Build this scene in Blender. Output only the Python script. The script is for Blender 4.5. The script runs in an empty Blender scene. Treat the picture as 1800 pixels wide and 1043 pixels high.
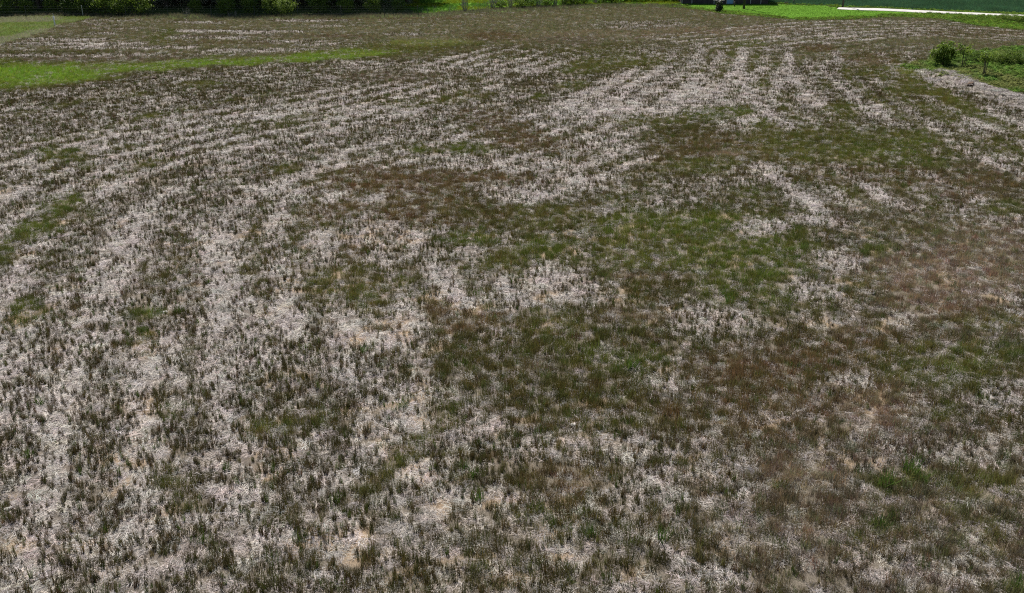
import bpy, math, random
import numpy as np
from mathutils import Vector, Matrix
random.seed(7)
RNG = np.random.default_rng(7)
R = math.radians
scene = bpy.context.scene

# ---------------------------------------------------------------- camera, sky, sun, exposure
CAM_H, PITCH, FPX = 12.0, R(22.8), 1600.0           # drone height (m), downward tilt, focal length in photo pixels (1800 wide)
cam_d = bpy.data.cameras.new('camera'); cam = bpy.data.objects.new('camera', cam_d)
scene.collection.objects.link(cam); scene.camera = cam
cam_d.sensor_width = 36.0; cam_d.lens = 36.0 * FPX / 1800.0
cam_d.clip_start = 0.1; cam_d.clip_end = 12000
cam.location = (0, 0, CAM_H); cam.rotation_euler = (math.pi / 2 - PITCH, 0, 0)

SUN_EL, SUN_AZ = R(57), R(-14)                       # azimuth clockwise from +Y (ahead of the camera)
world = bpy.data.worlds.new('World'); scene.world = world; world.use_nodes = True
wn = world.node_tree.nodes; wl = world.node_tree.links
sky_n = wn.new('ShaderNodeTexSky'); sky_n.sky_type = 'NISHITA'; sky_n.sun_disc = False
sky_n.sun_elevation = SUN_EL; sky_n.sun_rotation = SUN_AZ
bg = wn['Background']; bg.inputs['Strength'].default_value = 0.055
wl.new(sky_n.outputs[0], bg.inputs[0])
sun_d = bpy.data.lights.new('sun', 'SUN'); sun_d.energy = 4.8; sun_d.angle = R(0.5); sun_d.color = (1, 0.95, 0.87)
sun = bpy.data.objects.new('sun', sun_d); scene.collection.objects.link(sun)
sv = Vector((math.sin(SUN_AZ) * math.cos(SUN_EL), math.cos(SUN_AZ) * math.cos(SUN_EL), math.sin(SUN_EL)))
sun.rotation_euler = (-sv).to_track_quat('-Z', 'Y').to_euler(); sun.location = sv * 200
vs = scene.view_settings
vs.view_transform = 'Standard'; vs.look = 'None'; vs.gamma = 1; vs.use_curve_mapping = False; vs.exposure = 0.62
scene.cycles.filter_width = 1.2; scene.cycles.use_denoising = False; scene.cycles.max_bounces = 5; scene.cycles.diffuse_bounces = 2; scene.cycles.transmission_bounces = 3

# ---------------------------------------------------------------- numpy noise and terrain
def _hash(ix, iy, s):
    h = (ix.astype(np.int64) * 374761393 + iy.astype(np.int64) * 668265263 + s * 1442695041) & 0xffffffff
    h = ((h ^ (h >> 13)) * 1274126177) & 0xffffffff
    return ((h ^ (h >> 16)) & 0xffff) / 65535.0
def vnoise(x, y, s=0):
    x = np.asarray(x, float); y = np.asarray(y, float)
    ix = np.floor(x); iy = np.floor(y); fx = x - ix; fy = y - iy
    fx = fx * fx * (3 - 2 * fx); fy = fy * fy * (3 - 2 * fy)
    a = _hash(ix, iy, s); b = _hash(ix + 1, iy, s); c = _hash(ix, iy + 1, s); d = _hash(ix + 1, iy + 1, s)
    return (a * (1 - fx) + b * fx) * (1 - fy) + (c * (1 - fx) + d * fx) * fy
def fbm(x, y, s=0, o=3):
    t = 0; a = 0.5; n = 0
    for i in range(o):
        t = t + a * vnoise(x * 2 ** i + 13.7 * i, y * 2 ** i - 7.3 * i, s + i); n += a; a *= 0.55
    return t / n
def sstep(a, b, x):
    t = np.clip((x - a) / (b - a), 0, 1); return t * t * (3 - 2 * t)

def at0(px, py, z=0.0):
    """photo pixel -> point on level z"""
    dx = (px - 900) / FPX; dy = -(py - 521.5) / FPX
    c, s = math.cos(PITCH), math.sin(PITCH)
    d = (dx, c + dy * s, -s + dy * c)
    t = (z - CAM_H) / d[2]
    return np.array([d[0] * t, d[1] * t])

BERM = np.array([at0(*p) for p in [(1645, 128), (1690, 146), (1745, 164), (1800, 180), (1880, 205), (1990, 240)]])
def seg_dist(x, y, P, w=None):
    """distance to a polyline and the width interpolated along it"""
    best = np.full(np.shape(x), 1e9); bw = np.ones(np.shape(x))
    for i in range(len(P) - 1):
        a, b = P[i], P[i + 1]; ab = b - a; L = max(ab @ ab, 1e-9)
        t = np.clip(((x - a[0]) * ab[0] + (y - a[1]) * ab[1]) / L, 0, 1)
        d = np.hypot(x - a[0] - t * ab[0], y - a[1] - t * ab[1])
        m = d < best
        best = np.where(m, d, best)
        if w is not None: bw = np.where(m, w[i] + t * (w[i + 1] - w[i]), bw)
    return best, bw
def height(x, y):
    x = np.asarray(x, float); y = np.asarray(y, float)
    far = sstep(400, 140, np.hypot(x, y))
    h = 0.28 * (vnoise(x / 17, y / 17, 3) - 0.5) + 0.10 * (vnoise(x / 4.2, y / 4.2, 4) - 0.5) + 0.035 * (vnoise(x / 1.1, y / 1.1, 5) - 0.5)
    d, _ = seg_dist(x, y, BERM)
    h = h + 0.30 * np.exp(-(d / 0.95) ** 2) * (0.15 + 1.2 * fbm(x / .7, y / .7, 9, 2))
    hills = sstep(250, 1500, np.hypot(x, y)) * 30 * fbm(x / 600, y / 600, 21)
    return h * far + hills
def at(px, py):
    p = at0(px, py)
    for _ in range(6):
        p = at0(px, py, float(height(p[0], p[1])))
    return p
def at3(px, py, dz=0.0):
    p = at(px, py); return Vector((p[0], p[1], float(height(*p)) + dz))
def inside(x, y, poly, rough=.9):
    if rough:
        n_ = rough
        x, y = x + n_ * 2 * (fbm(x / 1.7, y / 1.7, 101, 2) - .5) * 1.4, y + n_ * 2 * (fbm(x / 1.7, y / 1.7, 105, 2) - .5) * 1.4
    r = np.zeros(np.shape(x), bool); n = len(poly)
    for i in range(n):
        a, b = poly[i], poly[(i + 1) % n]
        c = ((a[1] > y) != (b[1] > y)) & (x < (b[0] - a[0]) * (y - a[1]) / (b[1] - a[1] + 1e-12) + a[0])
        r ^= c
    return r

# ---------------------------------------------------------------- materials
MATS = {}
def new_mat(name):
    m = bpy.data.materials.new(name); m.use_nodes = True; MATS[name] = m
    nt = m.node_tree; nt.nodes.clear()
    out = nt.nodes.new('ShaderNodeOutputMaterial')
    return m, nt.nodes, nt.links, out
def mat_plain(name, col, rough=0.8, var=0.25, scale=6.0, bump=0.0, metal=0.0, col2=None):
    m, N, L, out = new_mat(name)
    b = N.new('ShaderNodeBsdfPrincipled'); L.new(b.outputs[0], out.inputs[0])
    b.inputs['Roughness'].default_value = rough; b.inputs['Metallic'].default_value = metal
    tc = N.new('ShaderNodeTexCoord'); nz = N.new('ShaderNodeTexNoise'); nz.inputs['Scale'].default_value = scale
    nz.inputs['Detail'].default_value = 6
    L.new(tc.outputs['Object'], nz.inputs['Vector'])
    r = N.new('ShaderNodeValToRGB')
    c2 = col2 or tuple(c * (1 - var) for c in col)
    r.color_ramp.elements[0].color = (*c2, 1); r.color_ramp.elements[1].color = (*[c * (1 + var * .6) for c in col], 1)
    r.color_ramp.elements[0].position = .32; r.color_ramp.elements[1].position = .68
    L.new(nz.outputs['Fac'], r.inputs[0]); L.new(r.outputs[0], b.inputs['Base Color'])
    if bump:
        bp = N.new('ShaderNodeBump'); bp.inputs['Strength'].default_value = bump; bp.inputs['Distance'].default_value = .05
        L.new(nz.outputs['Fac'], bp.inputs['Height']); L.new(bp.outputs[0], b.inputs['Normal'])
    return m
def mat_leaf(name, c1, c2, trans=0.3, rough=0.6, spec=0.25, randobj=True, tint=False):
    """foliage: diffuse + translucent; colour from a per-leaf value, a per-object random, or a per-tuft tint"""
    m, N, L, out = new_mat(name)
    at_ = N.new('ShaderNodeAttribute'); at_.attribute_name = 'bv'
    if tint:
        ti = N.new('ShaderNodeAttribute'); ti.attribute_type = 'INSTANCER'; ti.attribute_name = 'tint'
        mul = N.new('ShaderNodeVectorMath'); mul.operation = 'MULTIPLY'
        L.new(ti.outputs['Color'], mul.inputs[0]); L.new(at_.outputs['Color'], mul.inputs[1]); col = mul.outputs[0]
    else:
        mix = N.new('ShaderNodeMix'); mix.data_type = 'RGBA'
        mix.inputs[6].default_value = (*c1, 1); mix.inputs[7].default_value = (*c2, 1)
        if randobj:
            oi = N.new('ShaderNodeObjectInfo'); ad = N.new('ShaderNodeMath'); ad.operation = 'MULTIPLY_ADD'
            L.new(oi.outputs['Random'], ad.inputs[0]); ad.inputs[1].default_value = .45
            sc = N.new('ShaderNodeMath'); sc.operation = 'MULTIPLY'; sc.inputs[1].default_value = .65
            L.new(at_.outputs['Fac'], sc.inputs[0]); L.new(sc.outputs[0], ad.inputs[2]); L.new(ad.outputs[0], mix.inputs[0])
        else: L.new(at_.outputs['Fac'], mix.inputs[0])
        col = mix.outputs[2]
    b = N.new('ShaderNodeBsdfPrincipled'); b.inputs['Roughness'].default_value = rough
    b.inputs['Specular IOR Level'].default_value = spec
    L.new(col, b.inputs['Base Color'])
    t = N.new('ShaderNodeBsdfTranslucent'); L.new(col, t.inputs['Color'])
    mx = N.new('ShaderNodeMixShader'); mx.inputs[0].default_value = trans
    L.new(b.outputs[0], mx.inputs[1]); L.new(t.outputs[0], mx.inputs[2]); L.new(mx.outputs[0], out.inputs[0])
    return m
mat_leaf('blade', (0, 0, 0), (0, 0, 0), trans=.34, rough=.8, spec=.06, tint=True)
mat_leaf('straw', (0, 0, 0), (0, 0, 0), trans=.10, rough=.6, spec=.2, tint=True)
mat_leaf('leaf_wood', (.028, .060, .010), (.085, .15, .022), trans=.28)
mat_leaf('leaf_bush', (.040, .085, .012), (.22, .31, .04), trans=.42)  # bright end of the leaf colour stands in for sunlit flecks
mat_leaf('leaf_dark', (.020, .040, .012), (.055, .09, .022), trans=.2)
mat_leaf('clump', (.04, .085, .012), (.11, .19, .03), trans=.3)
mat_plain('bark', (.13, .10, .075), .9, .4, 9, .6)
mat_plain('twig_grey', (.26, .235, .215), .9, .3, 8, .3)
mat_plain('pole_wood', (.055, .045, .038), .9, .35, 12, .4)
mat_plain('post_white', (.72, .73, .72), .6, .12, 9)
mat_plain('post_steel', (.42, .44, .46), .45, .2, 14, 0, .6)
mat_plain('post_dark', (.045, .05, .04), .7, .3, 12)
mat_plain('wire', (.20, .20, .20), .5, .2, 20, 0, .5)
mat_plain('barn_wall', (.075, .056, .052), .85, .35, 2.5, .25)
mat_plain('barn_roof', (.13, .12, .12), .6, .2, 3, .1, .2)
mat_plain('barn_trim', (.50, .47, .44), .7, .15, 5)
mat_plain('door_blue', (.24, .42, .62), .55, .1, 5)
mat_plain('steel_hinge', (.2, .2, .2), .5, .2, 5, 0, .7)
mat_plain('stone', (.62, .59, .56), .85, .25, 14, .5)
mat_plain('clod', (.12, .08, .055), .95, .45, 7, .9)
mat_plain('dark_timber', (.05, .042, .035), .9, .3, 10, .4)
mat_plain('gravel', (.50, .475, .45), .9, .16, 2.2, .35)

def mat_ground():
    m, N, L, out = new_mat('field_soil')
    b = N.new('ShaderNodeBsdfPrincipled'); b.inputs['Roughness'].default_value = .95
    b.inputs['Specular IOR Level'].default_value = .1
    L.new(b.outputs[0], out.inputs[0])
    a = N.new('ShaderNodeAttribute'); a.attribute_name = 'gcol'
    g = N.new('ShaderNodeNewGeometry')
    n1 = N.new('ShaderNodeTexNoise'); n1.inputs['Scale'].default_value = 9; n1.inputs['Detail'].default_value = 8; n1.inputs['Roughness'].default_value = .7
    mp = N.new('ShaderNodeMapping'); mp.inputs['Scale'].default_value = (26, 90, 30); mp.inputs['Rotation'].default_value = (0, 0, .5)
    n2 = N.new('ShaderNodeTexNoise'); n2.inputs['Scale'].default_value = 1; n2.inputs['Detail'].default_value = 5; n2.inputs['Distortion'].default_value = 1.5
    L.new(g.outputs['Position'], n1.inputs['Vector']); L.new(g.outputs['Position'], mp.inputs['Vector']); L.new(mp.outputs[0], n2.inputs['Vector'])
    ad = N.new('ShaderNodeMath'); ad.operation = 'ADD'; L.new(n1.outputs['Fac'], ad.inputs[0]); L.new(n2.outputs['Fac'], ad.inputs[1])
    mr = N.new('ShaderNodeMapRange'); mr.inputs[1].default_value = .72; mr.inputs[2].default_value = 1.28; mr.inputs[3].default_value = .55; mr.inputs[4].default_value = 1.3
    L.new(ad.outputs[0], mr.inputs[0])
    mul = N.new('ShaderNodeVectorMath'); mul.operation = 'SCALE'
    L.new(a.outputs['Color'], mul.inputs[0]); L.new(mr.outputs[0], mul.inputs['Scale']); L.new(mul.outputs[0], b.inputs['Base Color'])
    bp = N.new('ShaderNodeBump'); bp.inputs['Strength'].default_value = .8; bp.inputs['Distance'].default_value = .06
    L.new(ad.outputs[0], bp.inputs['Height']); L.new(bp.outputs[0], b.inputs['Normal'])
    return m
mat_ground()

# ---------------------------------------------------------------- object helpers
def link(o): scene.collection.objects.link(o); return o
def tag(o, label=None, cat=None, group=None, kind=None):
    if label: o['label'] = label
    if cat: o['category'] = cat
    if group: o['group'] = group
    if kind: o['kind'] = kind
    return o
def mesh_np(name, verts, faces, mat, bv=None, smooth=False):
    """faces: list/array of equal-size index rows"""
    me = bpy.data.meshes.new(name)
    faces = np.asarray(faces); nf, k = faces.shape
    verts = np.asarray(verts, np.float32)
    me.vertices.add(len(verts)); me.vertices.foreach_set('co', verts.ravel())
    me.loops.add(nf * k); me.loops.foreach_set('vertex_index', faces.astype(np.int32).ravel())
    me.polygons.add(nf); me.polygons.foreach_set('loop_start', np.arange(0, nf * k, k, dtype=np.int32))
    if bv is not None:
        bv = np.asarray(bv, np.float32)
        ca = me.attributes.new('bv', 'FLOAT_COLOR', 'POINT')
        if bv.ndim == 1: bv = np.stack([bv, bv, bv, np.ones_like(bv)], 1)
        ca.data.foreach_set('color', bv.ravel())
    me.update(calc_edges=True)
    if smooth: me.polygons.foreach_set('use_smooth', np.ones(nf, bool))
    me.materials.append(MATS[mat])
    return me
def obj(name, me, parent=None, loc=None):
    o = bpy.data.objects.new(name, me); link(o)
    if parent is not None: o.parent = parent
    if loc is not None: o.location = loc
    return o
def empty(name, loc, rz=0, sc=1):
    o = bpy.data.objects.new(name, None); link(o); o.location = loc; o.rotation_euler = (0, 0, rz); o.scale = (sc,) * 3
    o.empty_display_size = .3
    return o
class MB:
    """quad/tri collector"""
    def __init__(s): s.v = []; s.f = []
    def box(s, x0, x1, y0, y1, z0, z1):
        b = len(s.v)
        s.v += [(x0, y0, z0), (x1, y0, z0), (x1, y1, z0), (x0, y1, z0), (x0, y0, z1), (x1, y0, z1), (x1, y1, z1), (x0, y1, z1)]
        s.f += [(b, b+3, b+2, b+1), (b+4, b+5, b+6, b+7), (b, b+1, b+5, b+4), (b+1, b+2, b+6, b+5), (b+2, b+3, b+7, b+6), (b+3, b, b+4, b+7)]
        return s
    def tube(s, pts, rad, sides=6):
        pts = [Vector(p) for p in pts]; rings = []
        for i, p in enumerate(pts):
            d = (pts[min(i + 1, len(pts) - 1)] - pts[max(i - 1, 0)]).normalized()
            u = d.cross(Vector((0.31, .95, .12))).normalized(); w = d.cross(u)
            r = rad[i] if isinstance(rad, (list, tuple)) else rad
            b = len(s.v)
            for k in range(sides):
                a = 2 * math.pi * k / sides
                s.v.append(tuple(p + u * math.cos(a) * r + w * math.sin(a) * r))
            rings.append(b)
        for i in range(len(rings) - 1):
            for k in range(sides):
                a, b = rings[i] + k, rings[i] + (k + 1) % sides
                s.f.append((a, b, rings[i + 1] + (k + 1) % sides, rings[i + 1] + k))
        for rg, rev in ((rings[0], True), (rings[-1], False)):
            f = [rg + k for k in range(sides)]
            s.f.append(tuple(reversed(f)) if rev else tuple(f))
        return s
    def mesh(s, name, mat, smooth=False):
        me = bpy.data.meshes.new(name); me.from_pydata(s.v, [], s.f); me.update()
        if smooth: me.polygons.foreach_set('use_smooth', np.ones(len(me.polygons), bool))
        me.materials.append(MATS[mat]); return me
    def build(s, name, mat, parent=None, loc=None, smooth=False): return obj(name, s.mesh(name, mat, smooth), parent, loc)

# ---------------------------------------------------------------- outlines of the field and what borders it (metres)
FB = np.array([at0(*p) for p in [(-260, 31), (170, 31), (500, 31), (680, 30), (760, 27), (850, 20), (950, 16), (1050, 10.5), (1100, 9), (1180, 11),
     (1230, 17), (1265, 24), (1330, 29), (1400, 35), (1480, 34), (1560, 29), (1640, 33), (1700, 44), (1800, 54), (2000, 80)]]) - np.array([0, 2.0])
def field_edge(x): return np.interp(x, FB[:, 0], FB[:, 1])
LAWN_L = np.array([at0(*p) for p in [(-260, 30), (172, 31), (135, 39), (100, 50), (60, 68), (0, 82), (-120, 108), (-300, 150)]])
WEEDS = np.array([at0(*p) for p in [(1636, 100), (1660, 92), (1730, 88), (1800, 84), (2000, 80), (2050, 210), (1880, 178), (1800, 164), (1740, 153), (1700, 143), (1650, 126), (1600, 118), (1610, 108)]])
LAWN_R = np.array([at0(*p) for p in [(1262, 18), (1200, 9), (1190, -14), (1352, -14), (1352, 6), (1440, 10), (1478, 14), (1560, 20), (1640, 25), (1560, 27), (1480, 32.5), (1400, 34), (1330, 28)]])
ROADP = [(1474, 13.3), (1540, 16.2), (1640, 20.6), (1740, 24.6), (1830, 28.3), (2000, 35.5), (2300, 49)]

# ---------------------------------------------------------------- cover of the field: what grows where
#            dens  tuft colour            lush  soil
TYPES = {
 's': (.33, (.064, .052, .024), .0, .0),     # flat pale straw, hardly any stubble
 'r': (.16, (.066, .054, .024), .0, .0),     # pressed wheel pass
 'S': (.66, (.068, .058, .023), .0, .0),     # sparse stubble
 'm': (.77, (.088, .079, .027), .15, .0),
 'f': (.86, (.165, .150, .078), .35, .0),    # greyish tan-olive
 'o': (.90, (.112, .112, .028), .35, .0),    # olive
 'k': (.97, (.086, .078, .024), .2, .0),     # dark olive
 'g': (.99, (.100, .122, .022), .5, .0),     # green
 'G': (1.0, (.200, .310, .036), 1., .0),     # fresh meadow green
 'Y': (.95, (.230, .270, .050), 1., .0),     # yellowish meadow
 'b': (.94, (.130, .090, .042), .3, .0),     # red-brown dead
 't': (.86, (.225, .165, .108), .55, .0),    # pale tan dead
 'w': (.88, (.140, .112, .072), .3, .0),     # greyish stubble
 'e': (.10, (.110, .090, .040), .0, 1.),     # bare earth
}
LAYERS = []
def B(px, py, rx, ry, t, w=1.0, rot=0):       # an elliptical patch
    c, s = math.cos(R(rot)), math.sin(R(rot))
    def P(a, b): return at0(px + a * rx * c - b * ry * s, max(py + a * rx * s + b * ry * c, -60))
    e0, e1, f0, f1 = P(-1, 0), P(1, 0), P(0, -1), P(0, 1)
    cen = (e0 + e1 + f0 + f1) / 4
    M = np.linalg.inv(np.stack([(e1 - e0) / 2, (f1 - f0) / 2], 1))
    LAYERS.append(('B', cen, M, t, w))
def P(pts, t, w=1.0):                         # a band: points (px, py, half width in px)
    W = np.array([at0(p[0], p[1]) for p in pts])
    hw = np.array([np.linalg.norm(at0(p[0] + p[2], p[1]) - at0(p[0] - p[2], p[1])) / 2 for p in pts])
    LAYERS.append(('P', W, hw, t, w))
def F(pts, t, w=1.0): LAYERS.append(('F', np.array([at0(*p) for p in pts]), None, t, w))
def ROWS(pts, offs, hw, t, w):                # parallel machine passes beside a guide line, offsets and half width in metres
    G = np.array([at0(*p) for p in pts]); q = [G[0]]
    for i in range(len(G) - 1):
        for k in range(6): q.append(G[i] + (G[i + 1] - G[i]) * (k + 1) / 6)
    q = np.array(q)
    for _ in range(6): q[1:-1] = (q[:-2] + 2 * q[1:-1] + q[2:]) / 4
    q = q[::2]; d = np.gradient(q, axis=0); d /= np.linalg.norm(d, axis=1)[:, None]; nr = np.stack([-d[:, 1], d[:, 0]], 1)
    for o_ in offs: LAYERS.append(('P', q + nr * o_, np.full(len(q), hw), t, w))
# broad regions
B(250, 300, 560, 150, 'S', .8); B(250, 800, 560, 330, 'S', .75)
F([(560, 275), (880, 215), (1110, 200), (1250, 190), (1650, 240), (2000, 260), (2000, 1100), (1060, 1100), (860, 800), (740, 640), (560, 560), (480, 430), (500, 330)], 'm', .82)
B(1600, 900, 330, 190, 'w', .75); B(1680, 430, 200, 130, 'w', .6)
B(900, 1000, 420, 160, 'm', .4)
B(1150, 130, 420, 70, 'S', .8); B(1150, 45, 640, 42, 'f', .95); B(1620, 70, 300, 30, 'f', .9)
B(300, 60, 500, 38, 'f', .85)
ROWS([(150, 640), (175, 560), (190, 500), (212, 430), (250, 375), (330, 320), (480, 277), (610, 252), (760, 217), (913, 175), (1017, 127), (1090, 100)], [-15, -13.2, -11.4, -9.6, -7.6, -5.8, -3.9, 3.2, 5.2, 7.2, 9, 11, 13], .36, 'r', .9)
ROWS([(150, 640), (175, 560), (190, 500), (212, 430), (250, 375), (330, 320), (480, 277), (610, 252), (760, 217), (913, 175), (1017, 127), (1090, 100)], [-12.3, -8.6, -4.8, 4.2, 8.1, 12], .5, 'm', .6)
ROWS([(1425, 90), (1432, 110), (1440, 140), (1483, 180), (1540, 215), (1655, 285), (1820, 360)], [-10, -8, -6.2, -4.3, -2.2, 2.2, 4.2, 6.2, 8.4], .38, 'r', .9)
ROWS([(1425, 90), (1432, 110), (1440, 140), (1483, 180), (1540, 215), (1655, 285), (1820, 360)], [-7.6, -4.6, 4.4, 7.4], .7, 'o', .6)
ROWS([(1180, 76), (1300, 64), (1387, 54), (1500, 47), (1640, 47), (1820, 60)], [-9.5, -7.5, -5, -2.6, 0, 2.6, 5], .45, 'r', .8)
ROWS([(1330, 105), (1310, 140), (1270, 185), (1220, 225)], [-9, -7.2, -5.2, -3.2, -1.2, .8, 2.8], .38, 'r', .85)
ROWS([(60, 1060), (90, 850), (110, 700), (150, 600)], [-4, -2, 0, 2.2, 4.4, 6.6], .35, 'r', .6)
# far left strip field: drilled bands
for (y, x0, x1, t, w) in [(72, 60, 175, 's', .9), (79, 40, 235, 's', .8), (85, 120, 330, 's', .75), (98, 0, 260, 's', .6), (57, 290, 520, 's', 1), (60, 430, 470, 's', .8), (68, 300, 420, 's', .8),
        (74, 450, 560, 's', .7), (80, 540, 620, 's', .6), (90, 380, 540, 's', .7), (38, 150, 230, 's', .5), (40, 320, 380, 's', .7), (37, 490, 600, 's', .8), (47, 560, 590, 's', .5), (60, 690, 725, 's', .6),
        (46, 170, 200, 's', .5), (62, 170, 190, 's', .7), (53, 170, 240, 's', .5), (104, 0, 330, 'w', .8), (94, 0, 180, 'k', .6), (65, 340, 620, 'w', .6), (76, 300, 460, 'b', .5), (64, 560, 640, 'b', .4), (33, 560, 800, 'b', .4)]:
    P([(x0, y, 1), (x1, y, 1)] if x1 - x0 < 40 else [(x0, y, 1), ((x0 + x1) / 2, y + .4, 2), (x1, y, 1)], t, w)
    LAYERS[-1] = ('P', LAYERS[-1][1], np.full(len(LAYERS[-1][1]), 1.1), t, w)
B(297, 58, 16, 5, 'g', .7); B(282, 72, 18, 6, 'o', .7)
# green strip
F([(-300, 112), (0, 110), (140, 110), (300, 108), (430, 100), (600, 90), (690, 84), (760, 82), (800, 76), (830, 70), (840, 76), (790, 88), (740, 97), (680, 103), (560, 107), (430, 115), (330, 122), (230, 132), (120, 150), (0, 166), (-300, 220)], 'o', 1)
F([(-300, 116), (0, 113), (150, 113), (300, 110), (430, 102), (590, 94), (650, 91), (680, 92), (660, 98), (620, 103), (560, 106), (430, 114), (330, 120), (230, 129), (120, 143), (0, 154), (-300, 200)], 'G', .85)
B(165, 122, 25, 4, 'w', .6); B(640, 98, 22, 4, 'Y', .9); B(690, 82, 70, 8, 'o', .7); B(760, 76, 60, 6, 'Y', .35)
# upper middle
B(870, 64, 40, 8, 'b', .8); B(1130, 45, 75, 6, 's', .75); B(1060, 62, 100, 8, 't', .35); B(1000, 72, 60, 8, 'w', .6); B(1200, 55, 60, 8, 't', .4)
B(900, 88, 140, 10, 'k', .4); B(1080, 100, 130, 16, 'm', .5); B(1020, 128, 40, 7, 'o', .8); B(1080, 113, 60, 9, 'o', .9); B(1130, 107, 60, 8, 'o', .7); B(1010, 152, 26, 7, 'o', .8); B(945, 172, 15, 5, 'g', .6)
B(830, 140, 16, 7, 'o', .9); B(820, 172, 36, 8, 'o', .6); B(740, 183, 60, 6, 'o', .5); B(830, 135, 130, 14, 'S', .6); B(700, 120, 90, 10, 's', .45); B(900, 125, 60, 12, 's', .4); B(690, 140, 100, 10, 'w', .6)
B(1150, 85, 60, 8, 's', .5); B(1120, 95, 40, 8, 's', .35); B(1090, 90, 60, 10, 'o', .3)
# pale and dark machine passes sweeping across
P([(1017, 127, 2), (960, 155, 3), (913, 175, 4), (830, 200, 5)], 's', .9)
P([(1085, 133, 5), (1020, 165, 8), (950, 200, 10)], 's', .8); P([(1077, 173, 5), (983, 213, 8)], 's', .7); P([(1170, 140, 5), (1110, 160, 6), (1030, 205, 6)], 's', .6)
P([(860, 185, 6), (790, 205, 6), (700, 200, 6), (600, 222, 6)], 's', .5)
P([(850, 216, 8), (760, 230, 9), (690, 245, 10), (610, 265, 10), (540, 300, 12), (480, 340, 16)], 's', .85)
P([(730, 205, 8), (640, 235, 10), (560, 268, 10), (480, 310, 12)], 'm', .7)
P([(0, 262, 8), (117, 247, 6), (213, 220, 6), (283, 203, 6), (367, 187, 6), (500, 165, 6)], 'o', .75)
P([(-100, 230, 10), (0, 213, 10), (77, 197, 12), (150, 180, 12), (250, 165, 8)], 'o', .65); B(350, 150, 40, 8, 'o', .8); B(235, 168, 22, 5, 'o', .6)
B(330, 140, 60, 5, 's', .5); B(160, 165, 100, 10, 's', .4); B(290, 185, 60, 8, 's', .3); B(270, 208, 22, 6, 'o', .7)
P([(600, 250, 6), (480, 275, 8), (330, 320, 12), (250, 375, 24), (212, 430, 30), (190, 500, 30), (168, 560, 22)], 's', .95)
P([(560, 330, 14), (450, 350, 18), (392, 395, 22), (380, 440, 26), (400, 500, 26), (440, 560, 26), (450, 640, 20)], 's', .8)
P([(310, 580, 10), (302, 640, 12)], 's', .8); P([(60, 560, 20), (50, 640, 28), (40, 720, 30)], 's', .6)
B(120, 275, 40, 9, 'g', .7); B(110, 282, 24, 7, 'o', .7); B(147, 297, 16, 6, 'g', .7); B(260, 290, 24, 8, 'o', .6); B(215, 260, 26, 6, 'o', .4); B(500, 300, 30, 8, 'o', .6); B(425, 230, 14, 8, 'g', .4); B(520, 215, 60, 8, 'o', .6, -12); B(400, 300, 12, 6, 'o', .5)
B(112, 361, 48, 18, 'g', .95, -10); B(62, 402, 48, 18, 'g', .9); B(140, 380, 30, 18, 'm', .8); B(10, 440, 18, 30, 'g', .5)
B(42, 552, 30, 22, 'g', .8); B(262, 553, 34, 10, 'g', .9); B(258, 600, 16, 26, 'o', .9); B(330, 615, 14, 20, 'o', .7); B(90, 470, 60, 30, 'm', .5); B(290, 490, 60, 40, 'm', .7); B(430, 478, 40, 8, 'o', .6)
B(320, 440, 30, 30, 'm', .5); B(510, 450, 60, 60, 'm', .6); B(580, 370, 40, 20, 'b', .5)
# right-hand tracks
P([(1200, 74, 3), (1300, 64, 3), (1387, 54, 3)], 's', .5); P([(1180, 80, 3), (1300, 92, 4), (1400, 95, 4), (1470, 88, 4), (1560, 72, 3)], 'k', .6); P([(1200, 100, 3), (1330, 80, 3)], 'o', .3); B(1310, 79, 40, 5, 'g', .5)
P([(1275, 26, 2), (1330, 31, 2), (1400, 37, 2), (1480, 37, 2)], 's', .8); B(1420, 60, 75, 9, 's', .55); B(1320, 56, 70, 7, 't', .45); B(1430, 85, 34, 5, 'b', .8); B(1570, 90, 70, 10, 's', .45); B(1540, 100, 50, 6, 'b', .4); B(1600, 62, 60, 4, 's', .4); B(1640, 53, 50, 3, 's', .5); B(1570, 105, 60, 5, 'm', .5); B(1530, 110, 40, 6, 't', .5); B(1700, 62, 90, 6, 'b', .35)
P([(1373, 108, 5), (1407, 133, 6), (1440, 165, 6)], 's', .6); P([(1363, 147, 6), (1350, 180, 8), (1340, 210, 8)], 's', .6); P([(1300, 125, 6), (1280, 160, 8), (1255, 190, 8)], 's', .6); P([(1130, 85, 3), (1120, 110, 3)], 's', .4)
P([(1180, 92, 4), (1175, 108, 4)], 's', .5); P([(1210, 92, 4), (1215, 110, 5)], 's', .5); P([(1150, 90, 4), (1138, 106, 4)], 's', .5); B(1425, 113, 10, 9, 's', .9); B(1465, 112, 18, 8, 's', .6)
P([(1432, 105, 4), (1440, 140, 5), (1483, 180, 6), (1512, 210, 7)], 'm', .8); P([(1443, 118, 4), (1467, 143, 6), (1500, 173, 7), (1540, 215, 8)], 's', .85)
P([(1483, 112, 6), (1490, 138, 7), (1533, 172, 9), (1600, 213, 10), (1645, 245, 10)], 'o', .8); P([(1560, 150, 5), (1600, 165, 6), (1660, 200, 8), (1740, 245, 8)], 's', .6); P([(1530, 190, 6), (1600, 235, 9), (1655, 285, 12)], 's', .7); P([(1630, 215, 6), (1700, 260, 8), (1780, 285, 8)], 's', .6)
B(1640, 165, 60, 14, 'o', .9, 20); B(1690, 185, 60, 12, 'o', .9, 25); B(1645, 195, 50, 14, 'o', .7, 20); B(1590, 160, 30, 10, 'o', .6); B(1540, 125, 60, 10, 'o', .4); B(1610, 120, 50, 10, 'Y', .35)
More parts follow.
